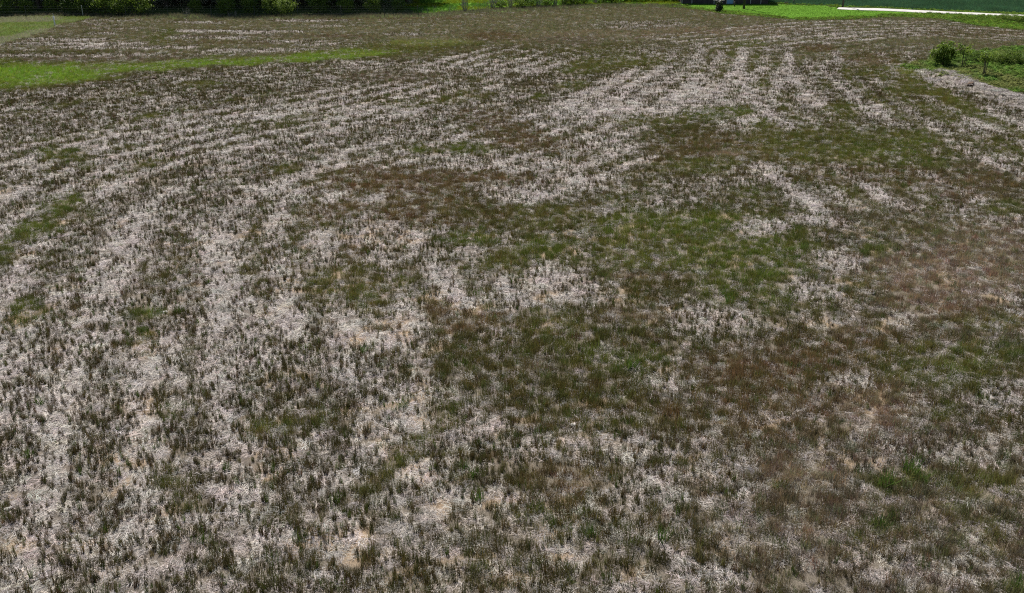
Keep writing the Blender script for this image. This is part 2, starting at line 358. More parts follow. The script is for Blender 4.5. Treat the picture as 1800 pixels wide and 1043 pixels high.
B(1340, 150, 26, 10, 'o', .5); B(1350, 115, 30, 6, 'o', .6); B(1400, 165, 30, 10, 'm', .4); B(1500, 130, 24, 5, 'o', .6); B(1220, 125, 30, 8, 'o', .5); B(1480, 200, 40, 16, 'o', .8); B(1450, 150, 12, 10, 'o', .3)
B(1270, 200, 50, 11, 'g', .8); B(1340, 220, 24, 10, 'o', .8); B(1580, 210, 20, 8, 'o', .6); B(1400, 225, 60, 8, 's', .5, -15); B(1585, 238, 16, 6, 'o', .7)
B(1460, 255, 180, 30, 'o', 1); B(1560, 255, 60, 14, 'g', .7); B(1320, 262, 60, 16, 'g', .8); B(1200, 245, 90, 26, 'k', .85); B(1130, 215, 60, 12, 'o', .7); B(1260, 270, 110, 30, 'b', .6); B(1230, 295, 60, 13, 'g', .6); B(1620, 288, 50, 10, 'g', .6); B(1275, 272, 26, 4, 't', .8); B(1500, 245, 100, 14, 'k', .3)
B(1060, 250, 60, 16, 's', .6); B(1090, 270, 40, 12, 's', .5); B(1380, 300, 120, 10, 's', .4); B(1300, 320, 90, 12, 's', .45); B(1500, 310, 120, 14, 'b', .45); B(1700, 330, 140, 26, 'b', .5); B(1760, 260, 60, 20, 'o', .5); B(1320, 340, 30, 8, 'g', .6)
# centre
B(735, 262, 16, 8, 'g', .8); B(820, 262, 40, 11, 'g', .85); B(880, 225, 70, 26, 'b', .55, 20); B(950, 250, 70, 16, 'b', .45, 12); B(830, 283, 90, 14, 's', .85); B(930, 285, 60, 12, 's', .6); B(700, 290, 40, 10, 's', .5)
B(740, 320, 150, 26, 'b', .95); B(650, 310, 60, 26, 'b', .6); B(730, 372, 140, 26, 'b', .9); B(800, 350, 60, 20, 'k', .5); B(960, 320, 110, 12, 's', .9, -5); B(1020, 330, 60, 10, 's', .6); B(900, 345, 50, 8, 's', .8); B(890, 315, 60, 5, 'b', .5)
B(950, 385, 150, 26, 'k', .85); B(1000, 375, 90, 20, 'o', .6); B(640, 405, 60, 22, 's', .75); B(720, 430, 90, 26, 'S', .6); B(730, 414, 20, 8, 'e', .5); B(775, 402, 16, 8, 's', .8)
B(820, 418, 40, 10, 'g', .85); B(955, 432, 38, 14, 'g', .9); B(890, 460, 46, 22, 'o', .9); B(1030, 430, 44, 26, 's', .7); B(615, 440, 22, 12, 'b', .7); B(640, 505, 80, 32, 'o', .75); B(560, 400, 40, 10, 'o', .4)
B(1100, 368, 60, 14, 's', .75); B(1170, 360, 30, 10, 's', .5); B(1090, 350, 50, 10, 'g', .35); B(1225, 420, 190, 44, 'g', 1); B(1110, 400, 60, 20, 'g', .8); B(1150, 450, 90, 40, 'o', .8); B(1310, 480, 100, 36, 'g', .9); B(1130, 500, 90, 26, 'k', .8); B(1150, 485, 90, 5, 't', .5); B(1330, 460, 18, 5, 't', .6)
B(1345, 400, 44, 14, 's', .9); B(1420, 388, 40, 10, 's', .7); B(1480, 395, 30, 8, 's', .6); B(1475, 462, 40, 16, 's', .9, 15); B(1415, 510, 34, 22, 's', .9); B(1540, 440, 30, 12, 'g', .7); B(1570, 445, 14, 6, 's', .7); B(1605, 470, 10, 8, 's', .7); B(1520, 500, 40, 16, 'g', .5)
B(1650, 500, 130, 50, 't', .6); B(1720, 440, 90, 50, 't', .6); B(1640, 400, 90, 24, 'o', .4); B(1720, 380, 70, 14, 's', .5, 20); B(1770, 365, 40, 12, 'g', .6); B(1780, 535, 26, 14, 's', .9); B(1590, 560, 24, 16, 's', .8); B(1740, 565, 70, 12, 'o', .8); B(1690, 545, 80, 12, 'b', .5)
B(960, 515, 90, 40, 's', .6); B(1000, 500, 40, 20, 's', .5); B(1070, 540, 26, 14, 's', .8); B(780, 545, 26, 14, 'b', .9); B(840, 565, 60, 20, 'b', .9); B(880, 600, 24, 20, 'e', .75); B(1040, 590, 150, 46, 'k', .95); B(1080, 640, 110, 30, 'g', .7); B(960, 570, 50, 20, 'o', .7); B(1130, 555, 60, 12, 't', .45)
B(1240, 560, 60, 26, 's', .8); B(1300, 545, 30, 40, 's', .55); B(1270, 525, 40, 16, 'g', .7); B(1370, 530, 60, 24, 'g', .6); B(1330, 620, 60, 20, 'S', .6); B(1160, 660, 60, 24, 's', .6); B(1240, 665, 40, 16, 's', .5); B(1440, 620, 34, 14, 's', .7); B(1500, 575, 16, 6, 't', .8)
B(860, 650, 110, 40, 'k', .95); B(770, 640, 30, 26, 'k', .8); B(960, 690, 140, 44, 'k', .95); B(950, 650, 34, 12, 't', .5); B(1080, 730, 130, 36, 'k', .8); B(640, 590, 40, 12, 'e', .85); B(700, 590, 24, 24, 'e', .7); B(660, 580, 30, 10, 'b', .6); B(670, 620, 20, 14, 'o', .6)
B(690, 670, 100, 60, 'S', .7); B(620, 640, 40, 20, 's', .6); B(740, 680, 14, 40, 'e', .5); B(1330, 650, 130, 40, 'b', .95); B(1500, 600, 110, 20, 'b', .9); B(1480, 640, 70, 26, 'b', .9); B(1420, 700, 140, 30, 'b', .75); B(1250, 720, 90, 26, 'b', .6)
B(1480, 670, 50, 24, 's', .6); B(1520, 655, 20, 20, 's', .6); B(1640, 640, 110, 40, 'o', .7); B(1690, 660, 60, 22, 'g', .4); B(1770, 620, 50, 20, 'g', .5); B(1760, 690, 60, 20, 's', .4); B(1550, 730, 80, 40, 't', .7); B(1640, 720, 60, 30, 'S', .6)
# foreground
B(290, 850, 40, 22, 'o', .85); B(320, 870, 20, 30, 'o', .6); B(470, 757, 46, 16, 'o', .95); B(565, 728, 50, 24, 'k', .7); B(560, 740, 26, 14, 'o', .6); B(310, 720, 30, 16, 'o', .5)
P([(800, 700, 20), (780, 745, 24), (730, 785, 20), (660, 855, 18), (630, 880, 14)], 'o', .85); B(640, 760, 30, 40, 'S', .6); B(740, 745, 18, 14, 'e', .7); B(720, 715, 14, 20, 'e', .5); B(760, 820, 18, 16, 'e', .6); B(880, 885, 34, 10, 'e', .8); B(770, 895, 24, 18, 'e', .7); B(620, 955, 20, 26, 'e', .8); B(790, 1010, 20, 16, 'e', .4)
B(880, 780, 70, 40, 'S', .6); B(990, 850, 60, 36, 'b', .8); B(950, 915, 50, 16, 'o', .6); B(960, 750, 40, 20, 'b', .5); B(1060, 830, 20, 20, 'o', .4); B(1110, 790, 60, 18, 's', .5); B(1130, 860, 60, 26, 's', .45); B(700, 980, 60, 40, 'm', .5); B(840, 990, 60, 40, 'k', .4); B(1000, 980, 100, 30, 'm', .5)
B(780, 1000, 36, 22, 's', .6); B(890, 925, 20, 20, 's', .6); B(250, 720, 16, 14, 'e', .7); B(150, 965, 34, 12, 'e', .6); B(20, 960, 30, 12, 'e', .7); B(45, 960, 20, 8, 'e', .6); B(255, 970, 60, 20, 's', .8); B(590, 850, 26, 18, 's', .9); B(500, 940, 30, 16, 's', .8); B(230, 900, 20, 40, 's', .7); B(60, 830, 70, 60, 's', .7); B(40, 740, 60, 40, 's', .6); B(270, 1010, 70, 20, 's', .7); B(320, 925, 26, 14, 's', .8); B(370, 870, 26, 30, 's', .6)
B(150, 900, 80, 30, 'S', .5); B(280, 980, 60, 20, 'm', .5); B(410, 920, 60, 26, 'm', .5); B(500, 900, 60, 30, 'm', .4); B(440, 1000, 70, 24, 'm', .4)
B(1230, 780, 20, 16, 's', .9); B(1260, 840, 30, 14, 's', .7); B(1310, 870, 24, 12, 's', .7); B(1400, 835, 80, 24, 't', .8); B(1300, 770, 120, 30, 'b', .45); B(1540, 780, 40, 10, 's', .7); B(1510, 815, 40, 14, 's', .6); B(1620, 790, 60, 20, 's', .6); B(1280, 930, 40, 10, 's', .6); B(1350, 930, 100, 20, 't', .5); B(1260, 1010, 60, 20, 's', .5); B(1480, 1000, 90, 22, 's', .45); B(1360, 980, 60, 16, 't', .5)
B(1555, 855, 22, 14, 'g', .8); B(1602, 832, 22, 14, 'g', .85); B(1540, 872, 16, 10, 'g', .5); B(1530, 925, 22, 14, 'g', .7); B(1498, 955, 14, 18, 'g', .6); B(1665, 720, 16, 16, 'g', .7); B(1660, 735, 30, 12, 'o', .5); B(1715, 845, 50, 22, 'o', .8); B(1770, 850, 40, 20, 'o', .7); B(1680, 890, 24, 16, 'o', .6); B(1740, 940, 40, 30, 'o', .8); B(1620, 930, 30, 16, 'o', .5); B(1720, 790, 80, 26, 's', .4); B(1690, 1000, 50, 20, 's', .6); B(1560, 980, 50, 20, 'm', .5); B(1780, 1030, 30, 14, 'g', .5)

def cover(x, y):
    """density, tuft colour, lushness, bare soil at ground points"""
    n1 = fbm(x / 1.6, y / 2.2, 31, 3) - .5; n2 = fbm(x / 5, y / 7, 35, 2) - .5; wob = n1 * .9 + n2 * .5
    big = fbm(x / 9, y / 11, 41, 3)
    dens = np.full(x.shape, .66) + (big - .5) * .35
    col = np.empty(x.shape + (3,)); col[:] = TYPES['S'][1]
    lush = np.full(x.shape, .1); soil = np.zeros(x.shape)
    for L in LAYERS:
        kind, a, b, t, w = L
        if kind == 'B':
            dx = x - a[0]; dy = y - a[1]
            u = b[0, 0] * dx + b[0, 1] * dy; v = b[1, 0] * dx + b[1, 1] * dy
            r = np.sqrt(u * u + v * v); m = r < 2.4
            if not m.any(): continue
            al = np.zeros(x.shape); al[m] = sstep(1.65, .55, r[m] + wob[m] * 1.2) * w * (.62 if t == 's' else 1)
        elif kind == 'P':
            d, hw = seg_dist(x, y, a, b)
            al = sstep(1.6, .6, d / hw + wob * .7) * w
        else:
            ctr = np.hypot(0, 0)
            d, _ = seg_dist(x, y, np.vstack([a, a[:1]]))
            ins = inside(x, y, a); sd = np.where(ins, d, -d)
            al = sstep(-1.6, 2.0, sd + wob * 5.0) * w
            if t == 'G': al = al * np.clip(.25 + 1.2 * fbm(x / 8, y / 1.3, 133, 3), 0, 1)
        T = TYPES[t]
        dens += (T[0] - dens) * al; lush += (T[2] - lush) * al; soil += (T[3] - soil) * al
        al3 = al[..., None]; col += (np.array(T[1]) - col) * al3
    return np.clip(dens, 0, 1), col, lush, soil

# ---------------------------------------------------------------- the ground, one sheet to the horizon
def axis(lo, hi, step, far):
    a = list(np.arange(lo, hi + 1e-6, step)); s = step; v = hi
    while v < far: s *= 1.35; v += s; a.append(v)
    s = step; v = lo; pre = []
    while v > -far: s *= 1.35; v -= s; pre.append(v)
    return np.array(pre[::-1] + a)
gx = axis(-84, 96, .4, 6000); gy = axis(6, 152, .4, 6000)
GX, GY = np.meshgrid(gx, gy)
x = GX.ravel(); y = GY.ravel()
co = np.stack([x, y, height(x, y)], 1)
nx, ny = len(gx), len(gy); ii = np.arange(nx * ny).reshape(ny, nx)
fc = np.stack([ii[:-1, :-1].ravel(), ii[:-1, 1:].ravel(), ii[1:, 1:].ravel(), ii[1:, :-1].ravel()], 1)
me = mesh_np('ground', co, fc, 'field_soil', smooth=True)
dens, tcol, lush, soil = cover(x, y)
_g = [a.reshape(ny, nx, -1) for a in (dens, tcol, lush, soil)]; _i0 = int(np.argmin(abs(gx + 84))); _j0 = int(np.argmin(abs(gy - 6)))
def cover_at(x, y):
    fx = (x + 84) / .4 + _i0; fy = (y - 6) / .4 + _j0
    i = np.clip(fx.astype(int), 0, nx - 2); j = np.clip(fy.astype(int), 0, ny - 2); u = (fx - i)[:, None]; v = (fy - j)[:, None]
    o = [(q[j, i] * (1 - u) + q[j, i + 1] * u) * (1 - v) + (q[j + 1, i] * (1 - u) + q[j + 1, i + 1] * u) * v for q in _g]
    return o[0][:, 0], o[1], o[2][:, 0], o[3][:, 0]
STRAW = np.array((.21, .18, .155)); EARTH = np.array((.52, .375, .24)); THATCH = np.array((.25, .215, .16)); SOD = np.array((.075, .11, .025))  # STRAW is darkened to carry the shade in gaps between strands
g = np.repeat(STRAW[None], len(x), 0) * (.85 + .3 * fbm(x / 2.5, y / 2.5, 51, 3))[:, None]
g += (THATCH - g) * (sstep(.35, 1, dens) * .75)[:, None]
g += (SOD - g) * (sstep(.5, 1, lush) * .8)[:, None]
g += (EARTH * (.85 + .3 * fbm(x * 1.5, y * 1.5, 52, 2))[:, None] - g) * soil[:, None]
pat = sstep(.60, .70, fbm(x / 1.1, y / 1.1, 55, 3)) * .6 * sstep(55, 30, y)
g += (EARTH - g) * pat[:, None]
beyond = (y > field_edge(x)) | inside(x, y, LAWN_L) | inside(x, y, WEEDS)
bd, _ = seg_dist(x, y, BERM)
g = np.where(beyond[:, None], SOD * (.8 + .5 * fbm(x / 3, y / 3, 61, 2))[:, None], g)
bm = sstep(2.0, .8, bd + (fbm(x, y, 77, 2) - .5) * 2.4); g += (np.array((.30, .265, .235)) - g) * bm[:, None]
ca = me.attributes.new('gcol', 'FLOAT_COLOR', 'POINT')
ca.data.foreach_set('color', np.concatenate([g, np.ones((len(g), 1))], 1).astype(np.float32).ravel())
tag(obj('ground', me), 'harvested field of pale flattened straw and bare earth', 'field', kind='structure')

# ---------------------------------------------------------------- draped sheets: lawn, crop field, pasture, road
def mat_turf(name, c1, c2, sc=3.0):
    m = mat_plain(name, c1, 1.0, .2, sc, .7, col2=c2)
    [n for n in m.node_tree.nodes if n.type == 'BSDF_PRINCIPLED'][0].inputs['Specular IOR Level'].default_value = .04; return m
mat_turf('lawn_turf', (.10, .21, .02), (.07, .155, .016)); mat_turf('crop_turf', (.028, .075, .034), (.018, .052, .024)); mat_turf('pasture_turf', (.12, .24, .03), (.08, .17, .02))
def drape(name, poly, mat, lift, step=1.0):
    lo = poly.min(0); hi = poly.max(0)
    xs = np.arange(lo[0], hi[0] + step, step); ys = np.arange(lo[1], hi[1] + step, step)
    X, Y = np.meshgrid(xs, ys); k = inside(X, Y, poly)
    n = len(xs); idx = np.arange(X.size).reshape(X.shape)
    q = k[:-1, :-1] & k[:-1, 1:] & k[1:, 1:] & k[1:, :-1]
    f = np.stack([idx[:-1, :-1][q], idx[:-1, 1:][q], idx[1:, 1:][q], idx[1:, :-1][q]], 1)
    used = np.unique(f); rm = -np.ones(X.size, int); rm[used] = np.arange(len(used))
    v = np.stack([X.ravel()[used], Y.ravel()[used], height(X.ravel()[used], Y.ravel()[used]) + lift], 1)
    return obj(name, mesh_np(name, v, rm[f], mat, smooth=True))
tag(drape('lawn', LAWN_R, 'lawn_turf', .03, .6), 'bright green mown lawn between barn, road and field', 'lawn', kind='structure')
road_c = np.array([at0(p[0], p[1] + 2.8) for p in ROADP])
ROAD_W = 1.9
def ribbon(name, C, w, mat, lift, sub=1.5):
    pts = [C[0]]
    for i in range(len(C) - 1):
        n = max(1, int(np.linalg.norm(C[i + 1] - C[i]) / sub))
        pts += [C[i] + (C[i + 1] - C[i]) * (k + 1) / n for k in range(n)]
    pts = np.array(pts); d = np.gradient(pts, axis=0); d /= np.linalg.norm(d, axis=1)[:, None]; nrm = np.stack([-d[:, 1], d[:, 0]], 1)
    offs = [(-w / 2 - .25, -.08), (-w / 2, 0), (0, .05), (w / 2, 0), (w / 2 + .25, -.08)]
    V = []; rr = np.random.default_rng(3)
    for o_, dz in offs:
        q = pts + nrm * (o_ + (rr.normal(0, .06, (len(pts), 1)) if abs(o_) > .1 else 0)); V.append(np.column_stack([q, height(q[:, 0], q[:, 1]) + lift + dz]))
    V = np.array(V); n = len(pts); v = V.reshape(-1, 3); f = []
    for a in range(len(offs) - 1):
        for k in range(n - 1): f.append((a * n + k, a * n + k + 1, (a + 1) * n + k + 1, (a + 1) * n + k))
    return obj(name, mesh_np(name, v, f, mat, smooth=True))
tag(ribbon('gravel_road', road_c, ROAD_W, 'gravel', .14), 'narrow white gravel road running along the dark crop field', 'road', kind='structure')
CROP = np.array([at0(*p) for p in [(1354, 5), (1440, 9), (1480, 12), (1560, 15.5), (1640, 19), (1740, 22.5), (1830, 25.5), (2000, 32)]] + [(190, 150), (260, 420), (40, 420)])
tag(drape('crop_field', CROP, 'crop_turf', .03, 1.0), 'dark blue-green crop field beyond the gravel road', 'field', kind='structure')
PAST = np.array([(-14.5, 128), (-13, 340), (24, 340), (26, 148)] + [tuple(at0(*p)) for p in [(1190, 8), (1100, 6), (1000, 9), (900, 13), (850, 17), (780, 21), (740, 24)]])
tag(drape('pasture', PAST, 'pasture_turf', .03, .8), 'bright green pasture behind the scrubby hedge', 'pasture', kind='structure')

# ---------------------------------------------------------------- tuft prototypes
def blades(n, rad, h, w, lean, seed, seg=2, droop=0.0, hvar=.35):
    r = np.random.default_rng(seed); V = []; Fq = []; bv = []
    for i in range(n):
        a = r.uniform(0, 2 * np.pi); rr = rad * np.sqrt(r.uniform()); bx, by = rr * np.cos(a), rr * np.sin(a)
        H = h * r.uniform(1 - hvar, 1 + hvar); la = r.uniform(0, 2 * np.pi); ln = abs(r.normal(0, lean))
        da = np.array([np.cos(la), np.sin(la)]); wa = r.uniform(0, np.pi); wd = np.array([np.cos(wa), np.sin(wa)]) * w * r.uniform(.7, 1.3) / 2
        base = len(V); val = r.uniform(.6, 1.4); hue = r.uniform(-.12, .12)
        for s in range(seg + 1):
            t = s / seg; off = ln * H * (t + droop * t * t); z = H * (t * math.sqrt(max(.05, 1 - min(ln, .9) ** 2)) - droop * ln * .5 * t * t)
            ww = 1 - .8 * t
            for sg in (-1, 1):
                V.append((bx + da[0] * off + wd[0] * ww * sg, by + da[1] * off + wd[1] * ww * sg, z - .01))
                bv.append((val * (1 + hue), val, val * (1 - hue), 1))
        for s in range(seg): b = base + 2 * s; Fq.append((b, b + 1, b + 3, b + 2))
    return np.array(V), np.array(Fq), np.array(bv)
def straws(n, rad, seed, lift=.055):
    r = np.random.default_rng(seed); V = []; Fq = []; bv = []; main = r.uniform(0, np.pi)
    for i in range(n):
        a = r.uniform(0, 2 * np.pi); rr = rad * np.sqrt(r.uniform()); cx, cy = rr * np.cos(a), rr * np.sin(a)
        L = r.uniform(.08, .34); w = r.uniform(.005, .012) / 2; th = main + r.normal(0, .8); d = np.array([np.cos(th), np.sin(th)]); pn = np.array([-d[1], d[0]])
        z0, z1 = r.uniform(.0, lift, 2); zm = (z0 + z1) / 2 + r.uniform(0, .02); k = r.normal(0, .02); base = len(V); val = r.uniform(.3, 1.3); hue = r.normal(0, .03); tw = r.uniform(-.6, .6)
        for t, z, kk in ((-.5, z0, 0), (0, zm, k), (.5, z1, 0)):
            for sg in (-1, 1):
                V.append((cx + d[0] * L * t + pn[0] * (w * sg + kk), cy + d[1] * L * t + pn[1] * (w * sg + kk), z + sg * w * tw)); bv.append((val * (1 + hue), val, val * (1 - hue), 1))
        Fq += [(base, base + 1, base + 3, base + 2), (base + 2, base + 3, base + 5, base + 4)]
    return np.array(V), np.array(Fq), np.array(bv)
def proto_collection(name, meshes):
    c = bpy.data.collections.new(name)
    for i, m in enumerate(meshes):
        o = bpy.data.objects.new('%s_%02d' % (name, i), m); c.objects.link(o)
    return c
tufts = []
for i in range(4): tufts.append(mesh_np('tuft', *blades(20, .062, .30, .0145, .13, 100 + i)[:2], 'blade', blades(20, .062, .30, .0145, .13, 100 + i)[2]))      # 0-3 upright stubble
for i in range(3): tufts.append(mesh_np('tuft', *blades(20, .11, .27, .011, .38, 200 + i, 3, .5)[:2], 'blade', blades(20, .11, .27, .011, .38, 200 + i, 3, .5)[2]))  # 4-6 arching dead grass
for i in range(3): tufts.append(mesh_np('tuft', *blades(26, .16, .24, .016, .30, 300 + i, 2, .3)[:2], 'blade', blades(26, .16, .24, .016, .30, 300 + i, 2, .3)[2]))    # 7-9 lush grass
for i in range(3): tufts.append(mesh_np('tuft', *blades(46, .23, .27, .014, .2, 350 + i)[:2], 'blade', blades(46, .23, .27, .014, .2, 350 + i)[2]))    # 10-12 closed sward
for i in range(3): tufts.append(mesh_np('tuft', *blades(52, .24, .26, .013, .42, 360 + i, 3, .5)[:2], 'blade', blades(52, .24, .26, .013, .42, 360 + i, 3, .5)[2]))    # 13-15 closed arching sward
C_TUFT = proto_collection('tuft', tufts)
C_STRAW = proto_collection('straw', [mesh_np('straw', *straws(70, .36, 400 + i)[:2], 'straw', straws(70, .36, 400 + i)[2]) for i in range(6)])
def leafclump(n, rx, rz, sz, seed):
    r = np.random.default_rng(seed)
    d = r.normal(size=(n, 3)); d /= np.linalg.norm(d, axis=1)[:, None]; rad = r.uniform(.35, 1, n) ** .6
    c = d * rad[:, None] * np.array([rx, rx, rz]); c[:, 2] = np.abs(c[:, 2]) * 1.0
    return leaf_quads(c, sz, r)
def leaf_quads(c, sz, r, up=.35):
    n = len(c); nr = r.normal(size=(n, 3)); nr[:, 2] = np.abs(nr[:, 2]) + up; nr /= np.linalg.norm(nr, axis=1)[:, None]
    t = np.cross(nr, r.normal(size=(n, 3))); t /= np.linalg.norm(t, axis=1)[:, None] + 1e-9; b = np.cross(nr, t)
    s = sz * r.uniform(.6, 1.35, (n, 1)); l = s * 1.25
    V = np.stack([c - t * l * .5, c + b * s * .36 - t * l * .05, c + t * l * .5, c - b * s * .36 - t * l * .05], 1).reshape(-1, 3)
    f = np.arange(4 * n).reshape(n, 4); bv = np.repeat(r.uniform(0, 1, n) ** 1.3, 4)
    return V, f, bv
C_WEED = proto_collection('weed', tufts[7:10] + [mesh_np('weed', leafclump(46, .22, .38, .11, 500 + i)[0], leafclump(46, .22, .38, .11, 500 + i)[1], 'blade', .6 + .8 * leafclump(46, .22, .38, .11, 500 + i)[2]) for i in range(3)])

def scatter(name, pts, rot, scl, idx, tint, coll, label, cat):
    me = bpy.data.meshes.new(name); n = len(pts); me.vertices.add(n); me.vertices.foreach_set('co', pts.astype(np.float32).ravel())
    me.attributes.new('rot', 'FLOAT_VECTOR', 'POINT').data.foreach_set('vector', rot.astype(np.float32).ravel())
    me.attributes.new('scl', 'FLOAT_VECTOR', 'POINT').data.foreach_set('vector', scl.astype(np.float32).ravel())
    me.attributes.new('idx', 'INT', 'POINT').data.foreach_set('value', idx.astype(np.int32))
    me.attributes.new('tint', 'FLOAT_COLOR', 'POINT').data.foreach_set('color', np.concatenate([tint, np.ones((n, 1))], 1).astype(np.float32).ravel())
    o = obj(name, me); tag(o, label, cat, kind='stuff')
    ng = bpy.data.node_groups.new(name, 'GeometryNodeTree')
    ng.interface.new_socket('Geometry', in_out='INPUT', socket_type='NodeSocketGeometry'); ng.interface.new_socket('Geometry', in_out='OUTPUT', socket_type='NodeSocketGeometry')
    N, L = ng.nodes, ng.links; gi = N.new('NodeGroupInput'); go = N.new('NodeGroupOutput')
    ip = N.new('GeometryNodeInstanceOnPoints'); ci = N.new('GeometryNodeCollectionInfo')
    ci.inputs['Collection'].default_value = coll; ci.inputs['Separate Children'].default_value = True; ci.inputs['Reset Children'].default_value = True
    def na(nm, ty): q = N.new('GeometryNodeInputNamedAttribute'); q.data_type = ty; q.inputs['Name'].default_value = nm; return q.outputs['Attribute']
    e2r = N.new('FunctionNodeEulerToRotation'); L.new(na('rot', 'FLOAT_VECTOR'), e2r.inputs[0])
    L.new(gi.outputs[0], ip.inputs['Points']); L.new(ci.outputs[0], ip.inputs['Instance']); ip.inputs['Pick Instance'].default_value = True
    L.new(na('idx', 'INT'), ip.inputs['Instance Index']); L.new(e2r.outputs[0], ip.inputs['Rotation']); L.new(na('scl', 'FLOAT_VECTOR'), ip.inputs['Scale'])
    L.new(ip.outputs[0], go.inputs[0])
    md = o.modifiers.new('scatter', 'NODES'); md.node_group = ng
    return o
def view_mask(x, y): return np.abs(x) < .575 * y + 5.5
def rnd_pts(x0, x1, y0, y1, per):
    n = int((x1 - x0) * (y1 - y0) * per)
    return RNG.uniform(x0, x1, n), RNG.uniform(y0, y1, n)
def finish(x, y, tilt=.12, dz=0):
    n = len(x)
    return np.stack([x, y, height(x, y) + dz], 1), np.stack([RNG.normal(0, tilt, n), RNG.normal(0, tilt, n), RNG.uniform(0, 6.283, n)], 1)

# ---- standing stubble and grass of the field
def lod(y, k0=.70, k1=.66): return k0 + np.clip((y - 12) / 58, 0, 1) * (k1 - k0)
bands = [rnd_pts(-28, 28, 10.5, 26, 88), rnd_pts(-36, 36, 26, 42, 66), rnd_pts(-50, 50, 42, 62, 66), rnd_pts(-84, 96, 62, 141, 62)]
x = np.concatenate([b[0] for b in bands]); y = np.concatenate([b[1] for b in bands])
k = view_mask(x, y) & (y < field_edge(x) + RNG.normal(0, .35, len(x))); x, y = x[k], y[k]
k = ~inside(x, y, LAWN_L) & ~inside(x, y, WEEDS); x, y = x[k], y[k]
k = seg_dist(x, y, BERM)[0] > RNG.uniform(.1, 1.7, len(x)) ** 1.5 * 1.2; x, y = x[k], y[k]
dens, tcol, lush, soil = cover_at(x, y)
fine = fbm(x / .42, y / .55, 71, 2); mid = fbm(x / 1.9, y / 2.3, 73, 2)
prob = np.clip(dens * 1.16 + .03 + (fine - .5) * 1.55 * np.minimum(1, 2.2 * (1 - dens) + .12) + (mid - .5) * .7 * np.minimum(1, 2.2 * (1 - dens) + .1), 0, 1)
prob = prob ** 1.1 * (1 - .12 * sstep(28, 80, y) * (1 - .6 * sstep(.8, 1, lush)) * sstep(1.0, .8, dens))
thick = sstep(.52, .88, dens) * (fine * .6 + .7); isw = RNG.uniform(size=len(x)) < thick
k = RNG.uniform(size=len(x)) < prob * np.where(isw, .6, 1); isw = isw[k]; x, y, dens, tcol, lush = x[k], y[k], dens[k], tcol[k], lush[k]
n = len(x); pts, rot = finish(x, y)
u = RNG.uniform(size=n) * .9 + RNG.normal(0, .05, n)
cls = np.where(lush > .75 - .25 * u, 2, np.where(lush + .05 > u, 1, 0))
idx = np.where(cls == 2, 7 + RNG.integers(0, 3, n), np.where(cls == 1, 4 + RNG.integers(0, 3, n), RNG.integers(0, 4, n)))
idx = np.where(isw & (cls == 0), 10 + RNG.integers(0, 3, n), np.where(isw & (cls == 1), 13 + RNG.integers(0, 3, n), idx))
s = RNG.uniform(.5, 1.2, n) * (.78 + .24 * dens) * lod(y); scl = np.stack([s, s, s * RNG.uniform(.8, 1.2, n)], 1)
tint = tcol * 1.35 * RNG.uniform(.6, 1.4, (n, 1)) * (1 + RNG.normal(0, .10, (n, 3)))
sw = RNG.uniform(size=n); dry = (sw < .06)[:, None]; tint = np.where(dry & ~isw[:, None], np.array((.24, .20, .15)), tint)
gr = ((sw > .95) & (lush < .5))[:, None]; tint = np.where(gr, np.array((.075, .12, .02)), tint)
print('stubble', n)
scatter('stubble_grass', pts, rot, scl, idx, np.clip(tint, .01, 1), C_TUFT, 'standing stubble and grass in olive, brown and green patches over the field', 'stubble')

# ---- flattened straw
bands = [rnd_pts(-28, 28, 10.5, 26, 32), rnd_pts(-36, 36, 26, 42, 21), rnd_pts(-50, 50, 42, 62, 12), rnd_pts(-84, 96, 62, 141, 5)]
x = np.concatenate([b[0] for b in bands]); y = np.concatenate([b[1] for b in bands])
k = view_mask(x, y) & (y < field_edge(x) + .3); x, y = x[k], y[k]
k = ~inside(x, y, LAWN_L) & ~inside(x, y, WEEDS); x, y = x[k], y[k]
xb, yb = rnd_pts(35, 70, 45, 85, 44); kb = (seg_dist(xb, yb, BERM)[0] + (fbm(xb, yb, 77, 2) - .5) * 1.6 < 1.15) & view_mask(xb, yb); x = np.append(x, xb[kb]); y = np.append(y, yb[kb])
dens, tcol, lush, soil = cover_at(x, y)
k = RNG.uniform(size=len(x)) < np.clip((1 - .9 * soil) * (1 - .85 * sstep(.6, 1, lush)) * (1.15 - 1.0 * dens) * (.5 + 1.0 * fbm(x / 1.3, y / 1.3, 81, 2)), 0, 1)
x, y, dens = x[k], y[k], dens[k]; n = len(x); pts, rot = finish(x, y, .06, .005)
s = RNG.uniform(.8, 1.3, n) * lod(y, .56, 1.0); onb = seg_dist(x, y, BERM)[0] < 1.8; s = np.where(onb, s * 1.1, s); scl = np.stack([s, s, s * RNG.uniform(.6, 1.6, n) * np.where(onb, 1.8, 1)], 1)
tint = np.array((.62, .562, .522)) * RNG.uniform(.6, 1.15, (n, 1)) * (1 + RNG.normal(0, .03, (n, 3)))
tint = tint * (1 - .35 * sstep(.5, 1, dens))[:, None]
print('straw', n)
scatter('straw_litter', pts, rot, scl, RNG.integers(0, 6, n), np.clip(tint, 0, .8), C_STRAW, 'pale flattened straw lying between the stubble', 'straw')

